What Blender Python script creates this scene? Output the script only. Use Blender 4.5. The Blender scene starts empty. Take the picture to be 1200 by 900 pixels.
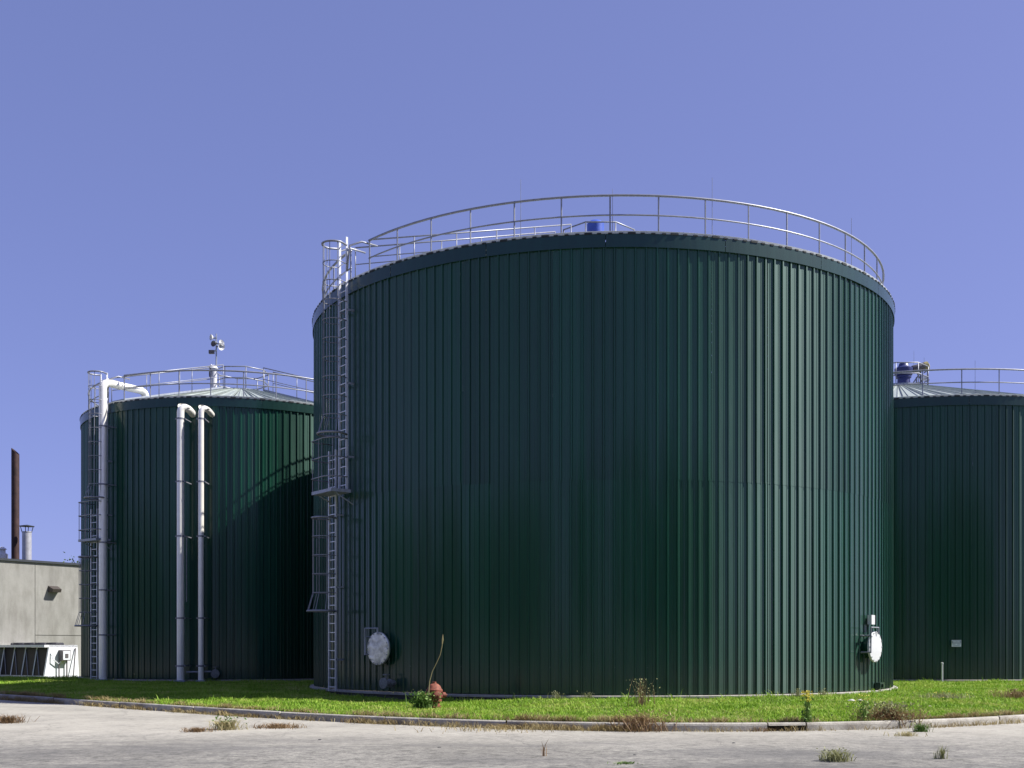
import bpy, math, random
import numpy as np
from mathutils import Vector, Matrix
random.seed(7); rng = np.random.default_rng(7)
SC = bpy.context.scene
COL = SC.collection
R = math.radians
PI = math.pi

# ------------------------------------------------------------------ camera, sky, sun, exposure
EYE = 1.217
FPX = 1323.0
cam = bpy.data.cameras.new('camera')
cam.sensor_width = 36.0; cam.sensor_fit = 'HORIZONTAL'
cam.lens = FPX / 1200 * 36.0
cam.shift_y = 309.0 / 1200
cam.clip_end = 6000
cam_o = bpy.data.objects.new('camera', cam); COL.objects.link(cam_o)
cam_o.location = (0, 0, EYE); cam_o.rotation_euler = (R(90), 0, 0)
SC.camera = cam_o

SUN_EL, SUN_AZ = 46.5, 89.5        # azimuth clockwise from +Y (the view direction); 90 = from the right
w = bpy.data.worlds.new('World'); SC.world = w; w.use_nodes = True
nt = w.node_tree; nt.nodes.clear()
sky = nt.nodes.new('ShaderNodeTexSky'); sky.sky_type = 'NISHITA'; sky.sun_disc = False
sky.sun_elevation = R(SUN_EL); sky.sun_rotation = R(SUN_AZ)
sky.air_density = 0.6; sky.dust_density = 1.0; sky.ozone_density = 3.0
tint = nt.nodes.new('ShaderNodeMixRGB'); tint.blend_type = 'MULTIPLY'; tint.inputs[0].default_value = 1
tint.inputs[2].default_value = (1.53, 1.56, 2.66, 1)
bg = nt.nodes.new('ShaderNodeBackground'); bg.inputs[1].default_value = 0.08
wo = nt.nodes.new('ShaderNodeOutputWorld')
gam = nt.nodes.new('ShaderNodeGamma'); gam.inputs[1].default_value = 0.45      # even out the clear sky's brightness
nt.links.new(sky.outputs[0], gam.inputs[0]); nt.links.new(gam.outputs[0], tint.inputs[1]); nt.links.new(tint.outputs[0], bg.inputs[0]); nt.links.new(bg.outputs[0], wo.inputs[0])

sun = bpy.data.lights.new('sun', 'SUN'); sun.energy = 5.0; sun.angle = R(0.5); sun.color = (1.0, 0.965, 0.91)
sun_o = bpy.data.objects.new('sun', sun); COL.objects.link(sun_o)
sd = Vector((math.sin(R(SUN_AZ)) * math.cos(R(SUN_EL)), math.cos(R(SUN_AZ)) * math.cos(R(SUN_EL)), math.sin(R(SUN_EL))))
sun_o.rotation_euler = (-sd).to_track_quat('-Z', 'Y').to_euler()
sun_o.location = (30, 0, 40)
vs = SC.view_settings
vs.view_transform = 'Standard'; vs.look = 'None'; vs.exposure = 0.82; vs.gamma = 1.0; vs.use_curve_mapping = False
SC.render.engine = 'CYCLES'
SC.cycles.max_bounces = 6

# ------------------------------------------------------------------ materials
MATS = {}
def new_mat(name):
    m = bpy.data.materials.new(name); m.use_nodes = True
    n = m.node_tree.nodes; l = m.node_tree.links
    b = n['Principled BSDF']
    MATS[name] = m
    return m, n, l, b
def ramp(n, l, src, stops):
    r = n.new('ShaderNodeValToRGB'); e = r.color_ramp.elements
    while len(e) < len(stops): e.new(0.5)
    for i, (p, c) in enumerate(stops):
        e[i].position = p; e[i].color = (*c, 1) if len(c) == 3 else c
    l.new(src, r.inputs[0]); return r
def noise(n, l, scale, detail=4, rough=0.55, vec=None):
    t = n.new('ShaderNodeTexNoise'); t.inputs['Scale'].default_value = scale
    t.inputs['Detail'].default_value = detail; t.inputs['Roughness'].default_value = rough
    if vec is not None: l.new(vec, t.inputs['Vector'])
    return t
def mapping(n, l, scale, out='Object'):
    tc = n.new('ShaderNodeTexCoord'); mp = n.new('ShaderNodeMapping')
    mp.inputs['Scale'].default_value = scale; l.new(tc.outputs[out], mp.inputs['Vector']); return mp.outputs[0]
def mixc(n, l, fac, a, b, mode='MIX'):
    x = n.new('ShaderNodeMixRGB'); x.blend_type = mode
    for i, v in ((0, fac), (1, a), (2, b)):
        if hasattr(v, 'links'): l.new(v, x.inputs[i])
        else: x.inputs[i].default_value = v if i == 0 else (*v, 1)
    return x.outputs[0]
def bump(n, l, b, h, strength, dist=0.02):
    x = n.new('ShaderNodeBump'); x.inputs['Strength'].default_value = strength; x.inputs['Distance'].default_value = dist
    l.new(h, x.inputs['Height']); l.new(x.outputs[0], b.inputs['Normal'])

def simple(name, c, rough=0.6, metal=0.0, var=0.15, scale=6.0, bmp=0.0, spec=0.5):
    m, n, l, b = new_mat(name)
    v = mapping(n, l, (1, 1, 1))
    t = noise(n, l, scale, 5, 0.6, v)
    lo = tuple(x * (1 - var) for x in c); hi = tuple(min(1, x * (1 + var)) for x in c)
    r = ramp(n, l, t.outputs[0], [(0.3, lo), (0.7, hi)])
    l.new(r.outputs[0], b.inputs['Base Color'])
    b.inputs['Roughness'].default_value = rough; b.inputs['Metallic'].default_value = metal
    b.inputs['Specular IOR Level'].default_value = spec
    if bmp: bump(n, l, b, t.outputs[0], bmp)
    return m

def green_steel(name, c0, c1, rough, dent=True):
    m, n, l, b = new_mat(name)
    oi = n.new('ShaderNodeObjectInfo')
    v = mapping(n, l, (3, 3, 0.25))
    st = noise(n, l, 2.0, 6, 0.65, v)
    base = ramp(n, l, oi.outputs['Random'], [(0.0, c0), (1.0, c1)]).outputs[0]
    dirt = ramp(n, l, st.outputs[0], [(0.35, (0.8, 0.8, 0.8)), (0.65, (1.12, 1.1, 1.08))]).outputs[0]
    col = mixc(n, l, 1.0, base, dirt, 'MULTIPLY')
    # scattered pale scuffs and screw heads
    sp = noise(n, l, 9.0, 2, 0.5, mapping(n, l, (1, 1, 1)))
    sc = ramp(n, l, sp.outputs[0], [(0.80, (0, 0, 0)), (0.83, (1, 1, 1))]).outputs[0]
    col = mixc(n, l, sc, col, (0.12, 0.17, 0.14))
    # mud splashed up from the ground and faint run-off streaks
    tco = n.new('ShaderNodeTexCoord'); sz = n.new('ShaderNodeSeparateXYZ'); l.new(tco.outputs['Object'], sz.inputs[0])
    mr = n.new('ShaderNodeMapRange'); mr.inputs['From Min'].default_value = 0.9; mr.inputs['From Max'].default_value = 0.0
    l.new(sz.outputs['Z'], mr.inputs['Value'])
    mn = noise(n, l, 5.0, 5, 0.65, mapping(n, l, (1, 1, 0.6)))
    mm = n.new('ShaderNodeMath'); mm.operation = 'MULTIPLY'; l.new(mr.outputs[0], mm.inputs[0]); l.new(mn.outputs[0], mm.inputs[1])
    col = mixc(n, l, mm.outputs[0], col, (0.040, 0.045, 0.026))
    ru = noise(n, l, 4.0, 3, 0.5, mapping(n, l, (3.5, 3.5, 0.06)))
    rs = ramp(n, l, ru.outputs[0], [(0.60, (0, 0, 0)), (0.78, (0.35, 0.35, 0.35))]).outputs[0]
    col = mixc(n, l, rs, col, (0.014, 0.034, 0.024))
    l.new(col, b.inputs['Base Color'])
    rr = n.new('ShaderNodeMapRange'); rr.inputs['To Min'].default_value = rough - 0.05; rr.inputs['To Max'].default_value = rough + 0.08
    l.new(st.outputs[0], rr.inputs['Value']); l.new(rr.outputs[0], b.inputs['Roughness'])
    b.inputs['Specular IOR Level'].default_value = 0.48 if dent else 0.25; b.inputs['Specular Tint'].default_value = (0.6, 1.0, 0.92, 1)
    b.inputs['Coat Weight'].default_value = 0.7; b.inputs['Coat Roughness'].default_value = 0.14
    # rolled sheet: the gloss smears along the rolling direction, up and down the wall
    tg = n.new('ShaderNodeTangent'); tg.direction_type = 'RADIAL'; tg.axis = 'Z'; l.new(tg.outputs[0], b.inputs['Tangent'])
    b.inputs['Anisotropic'].default_value = 0.84 if dent else 0.0; b.inputs['Anisotropic Rotation'].default_value = 0.25
    # slight oil-canning of the thin sheet
    oc = noise(n, l, 1.3, 2, 0.5, mapping(n, l, (2, 2, 0.5)))
    if dent: bump(n, l, b, oc.outputs[0], 0.22, 0.03)
    return m
green_steel('panel_green', (0.0018, 0.031, 0.016), (0.0032, 0.050, 0.028), 0.60)
green_steel('fascia_green', (0.003, 0.026, 0.022), (0.004, 0.032, 0.028), 0.5, False)
simple('roof_metal', (0.30, 0.34, 0.31), 0.5, 0.1, 0.15, 2.0)
simple('closure_dark', (0.02, 0.025, 0.025), 0.8)
simple('galvanised', (0.24, 0.25, 0.28), 0.45, 0.4, 0.18, 9.0)
simple('aluminium_ladder', (0.72, 0.73, 0.75), 0.35, 0.5, 0.1, 9.0)
simple('platform_steel', (0.30, 0.33, 0.38), 0.5, 0.4, 0.2, 9.0)
simple('pipe_cladding', (0.90, 0.88, 0.80), 0.30, 0.25, 0.06, 4.0, 0.15)
simple('white_paint', (0.60, 0.60, 0.60), 0.5, 0.0, 0.06, 5.0)
simple('blue_motor', (0.022, 0.032, 0.13), 0.45)
simple('bright_blue', (0.05, 0.10, 0.42), 0.45)
simple('motor_grey', (0.10, 0.09, 0.09), 0.55, 0.0, 0.3)
simple('foil', (0.66, 0.66, 0.62), 0.36, 0.6, 0.4, 6.0, 1.0)
simple('cast_iron', (0.20, 0.21, 0.20), 0.6, 0.3, 0.3, 20)
simple('tower_concrete', (0.34, 0.32, 0.28), 0.9, 0, 0.2, 5, 0.3)
simple('dark_flash', (0.03, 0.035, 0.04), 0.5)
simple('rusty_steel', (0.045, 0.022, 0.019), 0.7, 0.2, 0.45, 3)
simple('chimney_steel', (0.42, 0.42, 0.44), 0.45, 0.4, 0.15, 5)
simple('lamp_dark', (0.05, 0.04, 0.035), 0.6)
simple('coil_black', (0.012, 0.012, 0.018), 0.6)
simple('unit_white', (0.72, 0.73, 0.76), 0.45, 0, 0.05)
simple('hydrant_rust', (0.19, 0.055, 0.03), 0.75, 0, 0.45, 22, 0.5)
simple('bark', (0.10, 0.07, 0.05), 0.9, 0, 0.3, 10)
simple('stone', (0.55, 0.54, 0.50), 0.9, 0, 0.2, 12, 0.4)
simple('sign_white', (0.70, 0.72, 0.74), 0.5, 0, 0.03)
simple('sign_grey', (0.28, 0.31, 0.36), 0.5, 0, 0.1)
simple('shade_dark_concrete', (0.07, 0.07, 0.055), 0.95, 0, 0.4, 4)  # foundation wall concrete, with its shade put into the dark colour
simple('bright_trim', (0.62, 0.66, 0.66), 0.4, 0.3, 0.1)
simple('tar', (0.06, 0.06, 0.06), 0.8)

def veg(name, stops, scale=0.8, rough=0.6, trans=0.25):
    m, n, l, b = new_mat(name)
    g = n.new('ShaderNodeNewGeometry')
    t1 = noise(n, l, scale, 5, 0.7, g.outputs['Position'])
    isl = n.new('ShaderNodeMath'); isl.operation = 'MULTIPLY_ADD'
    l.new(g.outputs['Random Per Island'], isl.inputs[0]); isl.inputs[1].default_value = 0.45
    sub = n.new('ShaderNodeMath'); sub.operation = 'MULTIPLY_ADD'; l.new(t1.outputs[0], sub.inputs[0]); sub.inputs[1].default_value = 1.75; sub.inputs[2].default_value = -0.60
    l.new(sub.outputs[0], isl.inputs[2])
    r = ramp(n, l, isl.outputs[0], stops)
    l.new(r.outputs[0], b.inputs['Base Color'])
    b.inputs['Roughness'].default_value = rough
    b.inputs['Specular IOR Level'].default_value = 0.2
    tr = n.new('ShaderNodeBsdfTranslucent'); l.new(r.outputs[0], tr.inputs[0])
    mx = n.new('ShaderNodeMixShader'); mx.inputs[0].default_value = trans
    l.new(b.outputs[0], mx.inputs[1]); l.new(tr.outputs[0], mx.inputs[2])
    l.new(mx.outputs[0], n['Material Output'].inputs[0])
    return m
veg('lawn_blades', [(0.02, (0.09, 0.165, 0.012)), (0.28, (0.18, 0.34, 0.024)), (0.55, (0.28, 0.44, 0.045)), (0.80, (0.42, 0.46, 0.11)), (1.0, (0.50, 0.45, 0.20))], trans=0.32, scale=0.55)
veg('dry_grass', [(0.05, (0.16, 0.11, 0.045)), (0.5, (0.32, 0.25, 0.11)), (1.0, (0.46, 0.40, 0.22))])
veg('brown_weed', [(0.05, (0.11, 0.065, 0.03)), (0.5, (0.25, 0.16, 0.08)), (1.0, (0.40, 0.31, 0.17))])
veg('straw', [(0.05, (0.25, 0.22, 0.10)), (0.5, (0.42, 0.37, 0.19)), (1.0, (0.55, 0.50, 0.30))])
veg('weed_green', [(0.05, (0.04, 0.09, 0.015)), (0.5, (0.10, 0.19, 0.035)), (1.0, (0.22, 0.30, 0.09))])
veg('pale_weed', [(0.05, (0.16, 0.17, 0.07)), (0.5, (0.28, 0.29, 0.13)), (1.0, (0.42, 0.42, 0.24))])
veg('yellow_flower', [(0.05, (0.45, 0.36, 0.03)), (0.5, (0.60, 0.52, 0.06)), (1.0, (0.65, 0.60, 0.15))])
veg('tree_leaves', [(0.05, (0.03, 0.06, 0.015)), (0.5, (0.055, 0.10, 0.02)), (1.0, (0.09, 0.14, 0.03))])

def ground_mats():
    m, n, l, b = new_mat('soil_turf')
    v = mapping(n, l, (1, 1, 1))
    t = noise(n, l, 1.2, 6, 0.65, v); t2 = noise(n, l, 25, 4, 0.6, v)
    a = ramp(n, l, t.outputs[0], [(0.3, (0.08, 0.13, 0.022)), (0.7, (0.14, 0.19, 0.045))]).outputs[0]
    c = mixc(n, l, ramp(n, l, t2.outputs[0], [(0.45, (0, 0, 0)), (0.7, (0.6, 0.6, 0.6))]).outputs[0], a, (0.10, 0.085, 0.04))
    l.new(c, b.inputs['Base Color']); b.inputs['Roughness'].default_value = 0.95; bump(n, l, b, t2.outputs[0], 0.6, 0.05)
    b.inputs['Specular IOR Level'].default_value = 0.1

    m, n, l, b = new_mat('far_ground')
    v = mapping(n, l, (1, 1, 1))
    t = noise(n, l, 0.02, 6, 0.6, v)
    l.new(ramp(n, l, t.outputs[0], [(0.4, (0.12, 0.125, 0.045)), (0.6, (0.19, 0.17, 0.075))]).outputs[0], b.inputs['Base Color'])
    b.inputs['Roughness'].default_value = 1; b.inputs['Specular IOR Level'].default_value = 0.1

    m, n, l, b = new_mat('old_asphalt')
    v = mapping(n, l, (1, 1, 1))
    big = noise(n, l, 0.35, 5, 0.6, v)
    sv = mapping(n, l, (0.30, 0.75, 1))
    streak = noise(n, l, 1.0, 6, 0.66, sv)
    grit = noise(n, l, 34, 4, 0.75, v)
    grit2 = noise(n, l, 14, 4, 0.7, v)
    c = ramp(n, l, big.outputs[0], [(0.3, (0.18, 0.173, 0.153)), (0.7, (0.27, 0.26, 0.23))]).outputs[0]
    gr = ramp(n, l, grit.outputs[0], [(0.30, (0.5, 0.5, 0.5)), (0.5, (0.98, 0.98, 0.98)), (0.70, (1.4, 1.39, 1.35))]).outputs[0]
    c = mixc(n, l, 1.0, c, gr, 'MULTIPLY')
    g3n = noise(n, l, 6.0, 5, 0.75, v)
    g3 = ramp(n, l, g3n.outputs[0], [(0.34, (0.48, 0.48, 0.48)), (0.5, (0.95, 0.95, 0.95)), (0.66, (1.22, 1.21, 1.19))]).outputs[0]
    c = mixc(n, l, 1.0, c, g3, 'MULTIPLY')
    g2 = ramp(n, l, grit2.outputs[0], [(0.3, (0.82, 0.82, 0.83)), (0.65, (1.08, 1.08, 1.07))]).outputs[0]
    c = mixc(n, l, 1.0, c, g2, 'MULTIPLY')
    # sandy dust gathered towards the kerb
    du = n.new('ShaderNodeMapRange'); du.inputs['From Min'].default_value = 15.5; du.inputs['From Max'].default_value = 19.5
    sy = n.new('ShaderNodeSeparateXYZ'); l.new(v, sy.inputs[0]); l.new(sy.outputs['Y'], du.inputs['Value'])
    dn = noise(n, l, 0.9, 5, 0.65, v)
    dm = n.new('ShaderNodeMath'); dm.operation = 'MULTIPLY'; l.new(du.outputs[0], dm.inputs[0]); l.new(dn.outputs[0], dm.inputs[1])
    c = mixc(n, l, dm.outputs[0], c, (0.43, 0.405, 0.34))
    # worn dark streaks in the open carriageway, further from the kerb
    sepx = n.new('ShaderNodeSeparateXYZ'); l.new(v, sepx.inputs[0])
    wear = n.new('ShaderNodeMapRange'); wear.inputs['From Min'].default_value = 18.4; wear.inputs['From Max'].default_value = 16.6
    l.new(sepx.outputs['Y'], wear.inputs['Value'])
    sm = ramp(n, l, streak.outputs[0], [(0.44, (0, 0, 0)), (0.62, (1, 1, 1))]).outputs[0]
    smf = n.new('ShaderNodeMath'); smf.operation = 'MULTIPLY'; l.new(sm, smf.inputs[0]); l.new(wear.outputs[0], smf.inputs[1])
    sm2 = n.new('ShaderNodeMath'); sm2.operation = 'MULTIPLY'; l.new(smf.outputs[0], sm2.inputs[0]); sm2.inputs[1].default_value = 0.62
    c = mixc(n, l, sm2.outputs[0], c, (0.09, 0.088, 0.086))
    # hairline cracks
    vor = n.new('ShaderNodeTexVoronoi'); vor.feature = 'DISTANCE_TO_EDGE'; vor.inputs['Scale'].default_value = 0.32
    wv = noise(n, l, 1.2, 4, 0.6, v)
    ad = n.new('ShaderNodeVectorMath'); ad.operation = 'ADD'; l.new(v, ad.inputs[0]); l.new(wv.outputs['Color'], ad.inputs[1])
    l.new(ad.outputs[0], vor.inputs['Vector'])
    ck = ramp(n, l, vor.outputs['Distance'], [(0.0, (0.6, 0.6, 0.6)), (0.005, (0, 0, 0))]).outputs[0]
    c = mixc(n, l, ck, c, (0.09, 0.085, 0.08))
    l.new(c, b.inputs['Base Color']); b.inputs['Roughness'].default_value = 0.92
    b.inputs['Specular IOR Level'].default_value = 0.25
    bump(n, l, b, grit.outputs[0], 0.5, 0.015)

    m, n, l, b = new_mat('kerb_concrete')
    v = mapping(n, l, (1, 1, 1), 'Object'); t = noise(n, l, 3, 6, 0.65, v); t2 = noise(n, l, 40, 4, 0.6, v)
    oi = n.new('ShaderNodeObjectInfo')
    c = ramp(n, l, t.outputs[0], [(0.3, (0.22, 0.20, 0.17)), (0.55, (0.38, 0.36, 0.31)), (0.75, (0.46, 0.44, 0.39))]).outputs[0]
    vv = ramp(n, l, oi.outputs['Random'], [(0, (0.85, 0.84, 0.83)), (1, (1.1, 1.1, 1.08))]).outputs[0]
    c = mixc(n, l, 1, c, vv, 'MULTIPLY')
    g = ramp(n, l, t2.outputs[0], [(0.3, (0.75, 0.75, 0.75)), (0.7, (1.1, 1.1, 1.1))]).outputs[0]
    c = mixc(n, l, 1, c, g, 'MULTIPLY')
    l.new(c, b.inputs['Base Color']); b.inputs['Roughness'].default_value = 0.92; bump(n, l, b, t2.outputs[0], 0.4, 0.015)

    m, n, l, b = new_mat('wall_concrete')
    v = mapping(n, l, (1, 1, 1), 'Object'); t = noise(n, l, 0.6, 6, 0.65, v)
    s = noise(n, l, 1.5, 6, 0.65, mapping(n, l, (1.2, 1.2, 0.35)))
    c = ramp(n, l, t.outputs[0], [(0.3, (0.225, 0.22, 0.198)), (0.7, (0.295, 0.289, 0.262))]).outputs[0]
    st = ramp(n, l, s.outputs[0], [(0.32, (0.72, 0.71, 0.69)), (0.55, (1.0, 1.0, 1.0)), (0.8, (1.14, 1.14, 1.13))]).outputs[0]
    c = mixc(n, l, 1, c, st, 'MULTIPLY')
    fine = noise(n, l, 20, 4, 0.6, v)
    c = mixc(n, l, 1, c, ramp(n, l, fine.outputs[0], [(0.3, (0.9, 0.9, 0.9)), (0.7, (1.06, 1.06, 1.06))]).outputs[0], 'MULTIPLY')
    l.new(c, b.inputs['Base Color']); b.inputs['Roughness'].default_value = 0.95
ground_mats()

# ------------------------------------------------------------------ mesh helpers
class MB:
    def __init__(s): s.v = []; s.f = []
    def add(s, v, f):
        o = len(s.v); s.v += [tuple(x) for x in v]; s.f += [tuple(i + o for i in q) for q in f]
        return s
    def box(s, c, size, M=None):
        x, y, z = (k / 2 for k in size)
        v = [Vector((a * x, b * y, d * z)) for a in (-1, 1) for b in (-1, 1) for d in (-1, 1)]
        if M is not None: v = [M @ q for q in v]
        c = Vector(c); v = [q + c for q in v]
        return s.add(v, [(0, 1, 3, 2), (4, 6, 7, 5), (0, 4, 5, 1), (2, 3, 7, 6), (0, 2, 6, 4), (1, 5, 7, 3)])
    def tube(s, pts, r, n=8, cap=True, closed=False):
        pts = [Vector(p) for p in pts]; N = len(pts)
        rs = r if isinstance(r, (list, tuple)) else [r] * N
        rings = []; up = None
        for i, p in enumerate(pts):
            if closed: t = (pts[(i + 1) % N] - pts[i - 1])
            elif i == 0: t = pts[1] - pts[0]
            elif i == N - 1: t = pts[-1] - pts[-2]
            else: t = (pts[i + 1] - p).normalized() + (p - pts[i - 1]).normalized()
            t.normalize()
            if up is None:
                up = Vector((0, 0, 1)) if abs(t.z) < 0.9 else Vector((1, 0, 0))
            a = (up - t * up.dot(t)); a.normalize(); up = a
            b = t.cross(a)
            rings.append([p + (a * math.cos(2 * PI * k / n) + b * math.sin(2 * PI * k / n)) * rs[i] for k in range(n)])
        o = len(s.v); v = [q for g in rings for q in g]; f = []
        M = N if closed else N - 1
        for i in range(M):
            j = (i + 1) % N
            for k in range(n):
                k2 = (k + 1) % n
                f.append((i * n + k, i * n + k2, j * n + k2, j * n + k))
        if cap and not closed:
            f.append(tuple(range(n - 1, -1, -1))); f.append(tuple((N - 1) * n + k for k in range(n)))
        return s.add(v, f)
    def lathe(s, prof, n=24, M=None):
        v = []; f = []
        for (r, z) in prof:
            for k in range(n):
                q = Vector((r * math.cos(2 * PI * k / n), r * math.sin(2 * PI * k / n), z))
                v.append(M @ q if M is not None else q)
        for i in range(len(prof) - 1):
            for k in range(n):
                k2 = (k + 1) % n
                f.append((i * n + k, i * n + k2, (i + 1) * n + k2, (i + 1) * n + k))
        f.append(tuple(range(n - 1, -1, -1))); f.append(tuple((len(prof) - 1) * n + k for k in range(n)))
        return s.add(v, f)
    def mesh(s, name, mat, smooth=False):
        me = bpy.data.meshes.new(name); me.from_pydata([tuple(q) for q in s.v], [], s.f)
        me.materials.append(MATS[mat])
        if smooth:
            me.polygons.foreach_set('use_smooth', [True] * len(me.polygons))
        me.update(); return me
    def build(s, name, mat, parent=None, smooth=False, loc=None, rotz=0.0):
        return link(name, s.mesh(name, mat, smooth), parent, loc, rotz)
def link(name, me, parent=None, loc=None, rotz=0.0):
    o = bpy.data.objects.new(name, me); COL.objects.link(o)
    if parent is not None: o.parent = parent
    if loc is not None: o.location = loc
    o.rotation_euler.z = rotz
    return o
def smooth_angle(o, deg=40):
    me = o.data
    me.polygons.foreach_set('use_smooth', [True] * len(me.polygons))
    try: me.set_sharp_from_angle(angle=R(deg))
    except Exception: pass
    return o
def tag(o, label=None, cat=None, group=None, kind=None):
    if label: o['label'] = label
    if cat: o['category'] = cat
    if group: o['group'] = group
    if kind: o['kind'] = kind
    return o
def thing(name, label, cat, loc=(0, 0, 0), rotz=0, group=None):
    o = link(name, None, None, loc, rotz); return tag(o, label, cat, group)
def place(x, y, Y):            # real-world point seen at photo pixel x, y when it stands Y metres away
    return Vector(((x - 600) / FPX * Y, Y, EYE + (759 - y) / FPX * Y))

# ------------------------------------------------------------------ the setting: ground, road, kerb, lawn
ROAD = -0.22
KT = ROAD + 0.14
kpx = [(-260, 806), (-120, 813), (0, 820), (65, 824), (150, 830), (250, 837), (300, 840.5), (400, 846.5), (500, 850.5), (600, 854), (700, 856), (800, 857), (900, 857), (1010, 855), (1100, 851.5), (1200, 846), (1320, 838), (1450, 829)]
kp = []
for x, y in kpx:
    Y = (EYE - ROAD) * FPX / (y - 759); kp.append(((x - 600) / FPX * Y, Y))
kx = np.array([p[0] for p in kp]); ky = np.array([p[1] for p in kp])
kpoly = np.polyfit(kx, ky, 5)
def kerbY(X):
    X = np.asarray(X, float)
    lo, hi = kx[0], kx[-1]
    Xc = np.clip(X, lo, hi); y = np.polyval(kpoly, Xc)
    d = np.polyder(kpoly)
    return y + np.where(X < lo, (X - lo) * np.polyval(d, lo), 0) + np.where(X > hi, (X - hi) * np.polyval(d, hi), 0)

def sstep(t): t = np.clip(t, 0, 1); return t * t * (3 - 2 * t)
def lawnZ(X, Y):
    X = np.asarray(X, float); Y = np.asarray(Y, float)
    d = Y - kerbY(X) - 0.2
    z = (KT - 0.01) + (-0.03 - KT) * sstep(d / 5.0)
    z = z + 0.018 * np.sin(X * 0.9 + 0.7 * Y) * sstep(d / 1.5) + 0.012 * np.sin(2.3 * X - 1.1 * Y) * sstep(d / 1.5)
    z = z - 0.10 * np.exp(-((X + 2.6) / 3.6) ** 2) * sstep(d / 2.5) * (1 - sstep((Y - 31) / 4.0))
    z = z - 0.36 * sstep((Y - 46) / 9.0) * sstep((-13.5 - X) / 5.0)
    return z

gm = MB(); gm.add([(-3000, -3000, -0.75), (3000, -3000, -0.75), (3000, 3000, -0.75), (-3000, 3000, -0.75)], [(0, 1, 2, 3)])
tag(gm.build('ground', 'far_ground'), 'flat open ground reaching the horizon', kind='structure')
# road sheet: the near side of the kerb, reaching far to both sides and behind the camera
xs = np.concatenate([[-60], np.linspace(-34, 22, 57), [50]])
v = []; f = []
for i, X in enumerate(xs):
    yk = float(kerbY(X)) + 0.05
    for y in (-6.0, 8.0, yk): v.append((X, y, ROAD))
for i in range(len(xs) - 1):
    for j in range(2):
        a = i * 3 + j; f.append((a, a + 3, a + 4, a + 1))
tag(MB().add(v, f).build('road', 'old_asphalt'), 'pale worn asphalt road in the foreground', kind='structure')

# lawn terrain
xs = np.linspace(-62, 52, 191); tt = np.concatenate([np.linspace(0, 0.16, 14), np.linspace(0.16, 1, 40)[1:]])
v = []; f = []; NT = len(tt)
for X in xs:
    y0 = float(kerbY(X)) + 0.16; y1 = 95.0
    for t in tt:
        Y = y0 + (y1 - y0) * t
        v.append((X, Y, float(lawnZ(X, Y))))
for i in range(len(xs) - 1):
    for j in range(NT - 1):
        a = i * NT + j; f.append((a, a + NT, a + NT + 1, a + 1))
tag(MB().add(v, f).build('lawn', 'soil_turf', smooth=True), 'turf ground sloping from the tanks down to the kerb', kind='structure')

# kerb: separate cast sections with open joints
kerb = MB()
kxs = np.linspace(-33, 21, 120)
kv = []; kf = []
for X in kxs:
    Y = float(kerbY(X)); kv += [(X, Y + 0.05, ROAD - 0.1), (X, Y + 0.05, KT - 0.06), (X, Y + 0.15, KT - 0.06), (X, Y + 0.15, ROAD - 0.1)]
for i in range(len(kxs) - 1):
    a = i * 4
    if 4.2 < kxs[i] < 5.4: continue
    for k in range(3): kf.append((a + k, a + 4 + k, a + 5 + k, a + 1 + k))
kerb_o = tag(kerb.add(kv, kf).build('kerb', 'kerb_concrete'), 'weathered concrete kerb along the lawn edge', kind='structure')
arc = [(-33.0)]
inlet = (place(899, 850, 19.5).x, place(946, 850, 19.5).x)
joints = [-33, -29.6, -26.4, -23.3, -20.3, -17.4, -14.6, -11.9, -9.4, -7.0, -4.7, -2.4, -0.1, 2.1, inlet[0], inlet[1], 6.9, 9.2, 11.6, 14.2, 17.0, 21.0]
for i in range(len(joints) - 1):
    a, b = joints[i] + 0.014, joints[i + 1] - 0.014
    m = MB(); n = 7; pv = []; pf = []
    is_inlet = abs(joints[i] - inlet[0]) < 1e-6
    dz = random.uniform(-0.008, 0.008)
    bot = ROAD + 0.095 if is_inlet else ROAD - 0.08
    for k in range(n):
        X = a + (b - a) * k / (n - 1); Y = float(kerbY(X))
        wob = random.uniform(-0.006, 0.006)
        prof = [(-0.015 + wob, bot), (0.0 + wob, KT - 0.045 + dz), (0.012 + wob, KT - 0.015 + dz), (0.04 + wob, KT + dz + wob * 0.5), (0.15, KT + dz), (0.165, KT - 0.02 + dz), (0.17, bot)]
        pv += [(X, Y + p, z) for p, z in prof]
    q = 7
    for k in range(n - 1):
        for j in range(q):
            j2 = (j + 1) % q; pf.append((k * q + j, k * q + j2, (k + 1) * q + j2, (k + 1) * q + j))
    pf.append(tuple(range(q))); pf.append(tuple((n - 1) * q + j for j in range(q - 1, -1, -1)))
    m.add(pv, pf).build('kerb_section', 'kerb_concrete', kerb_o)
# storm inlet throat behind the lifted section
xm = (inlet[0] + inlet[1]) / 2
m = MB(); m.box((xm, float(kerbY(xm)) + 0.135, ROAD + 0.04), (inlet[1] - inlet[0] + 0.3, 0.02, 0.12))
o = m.build('inlet_opening', 'closure_dark', kerb_o); o['label'] = 'dark storm drain slot in the kerb face'

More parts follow.
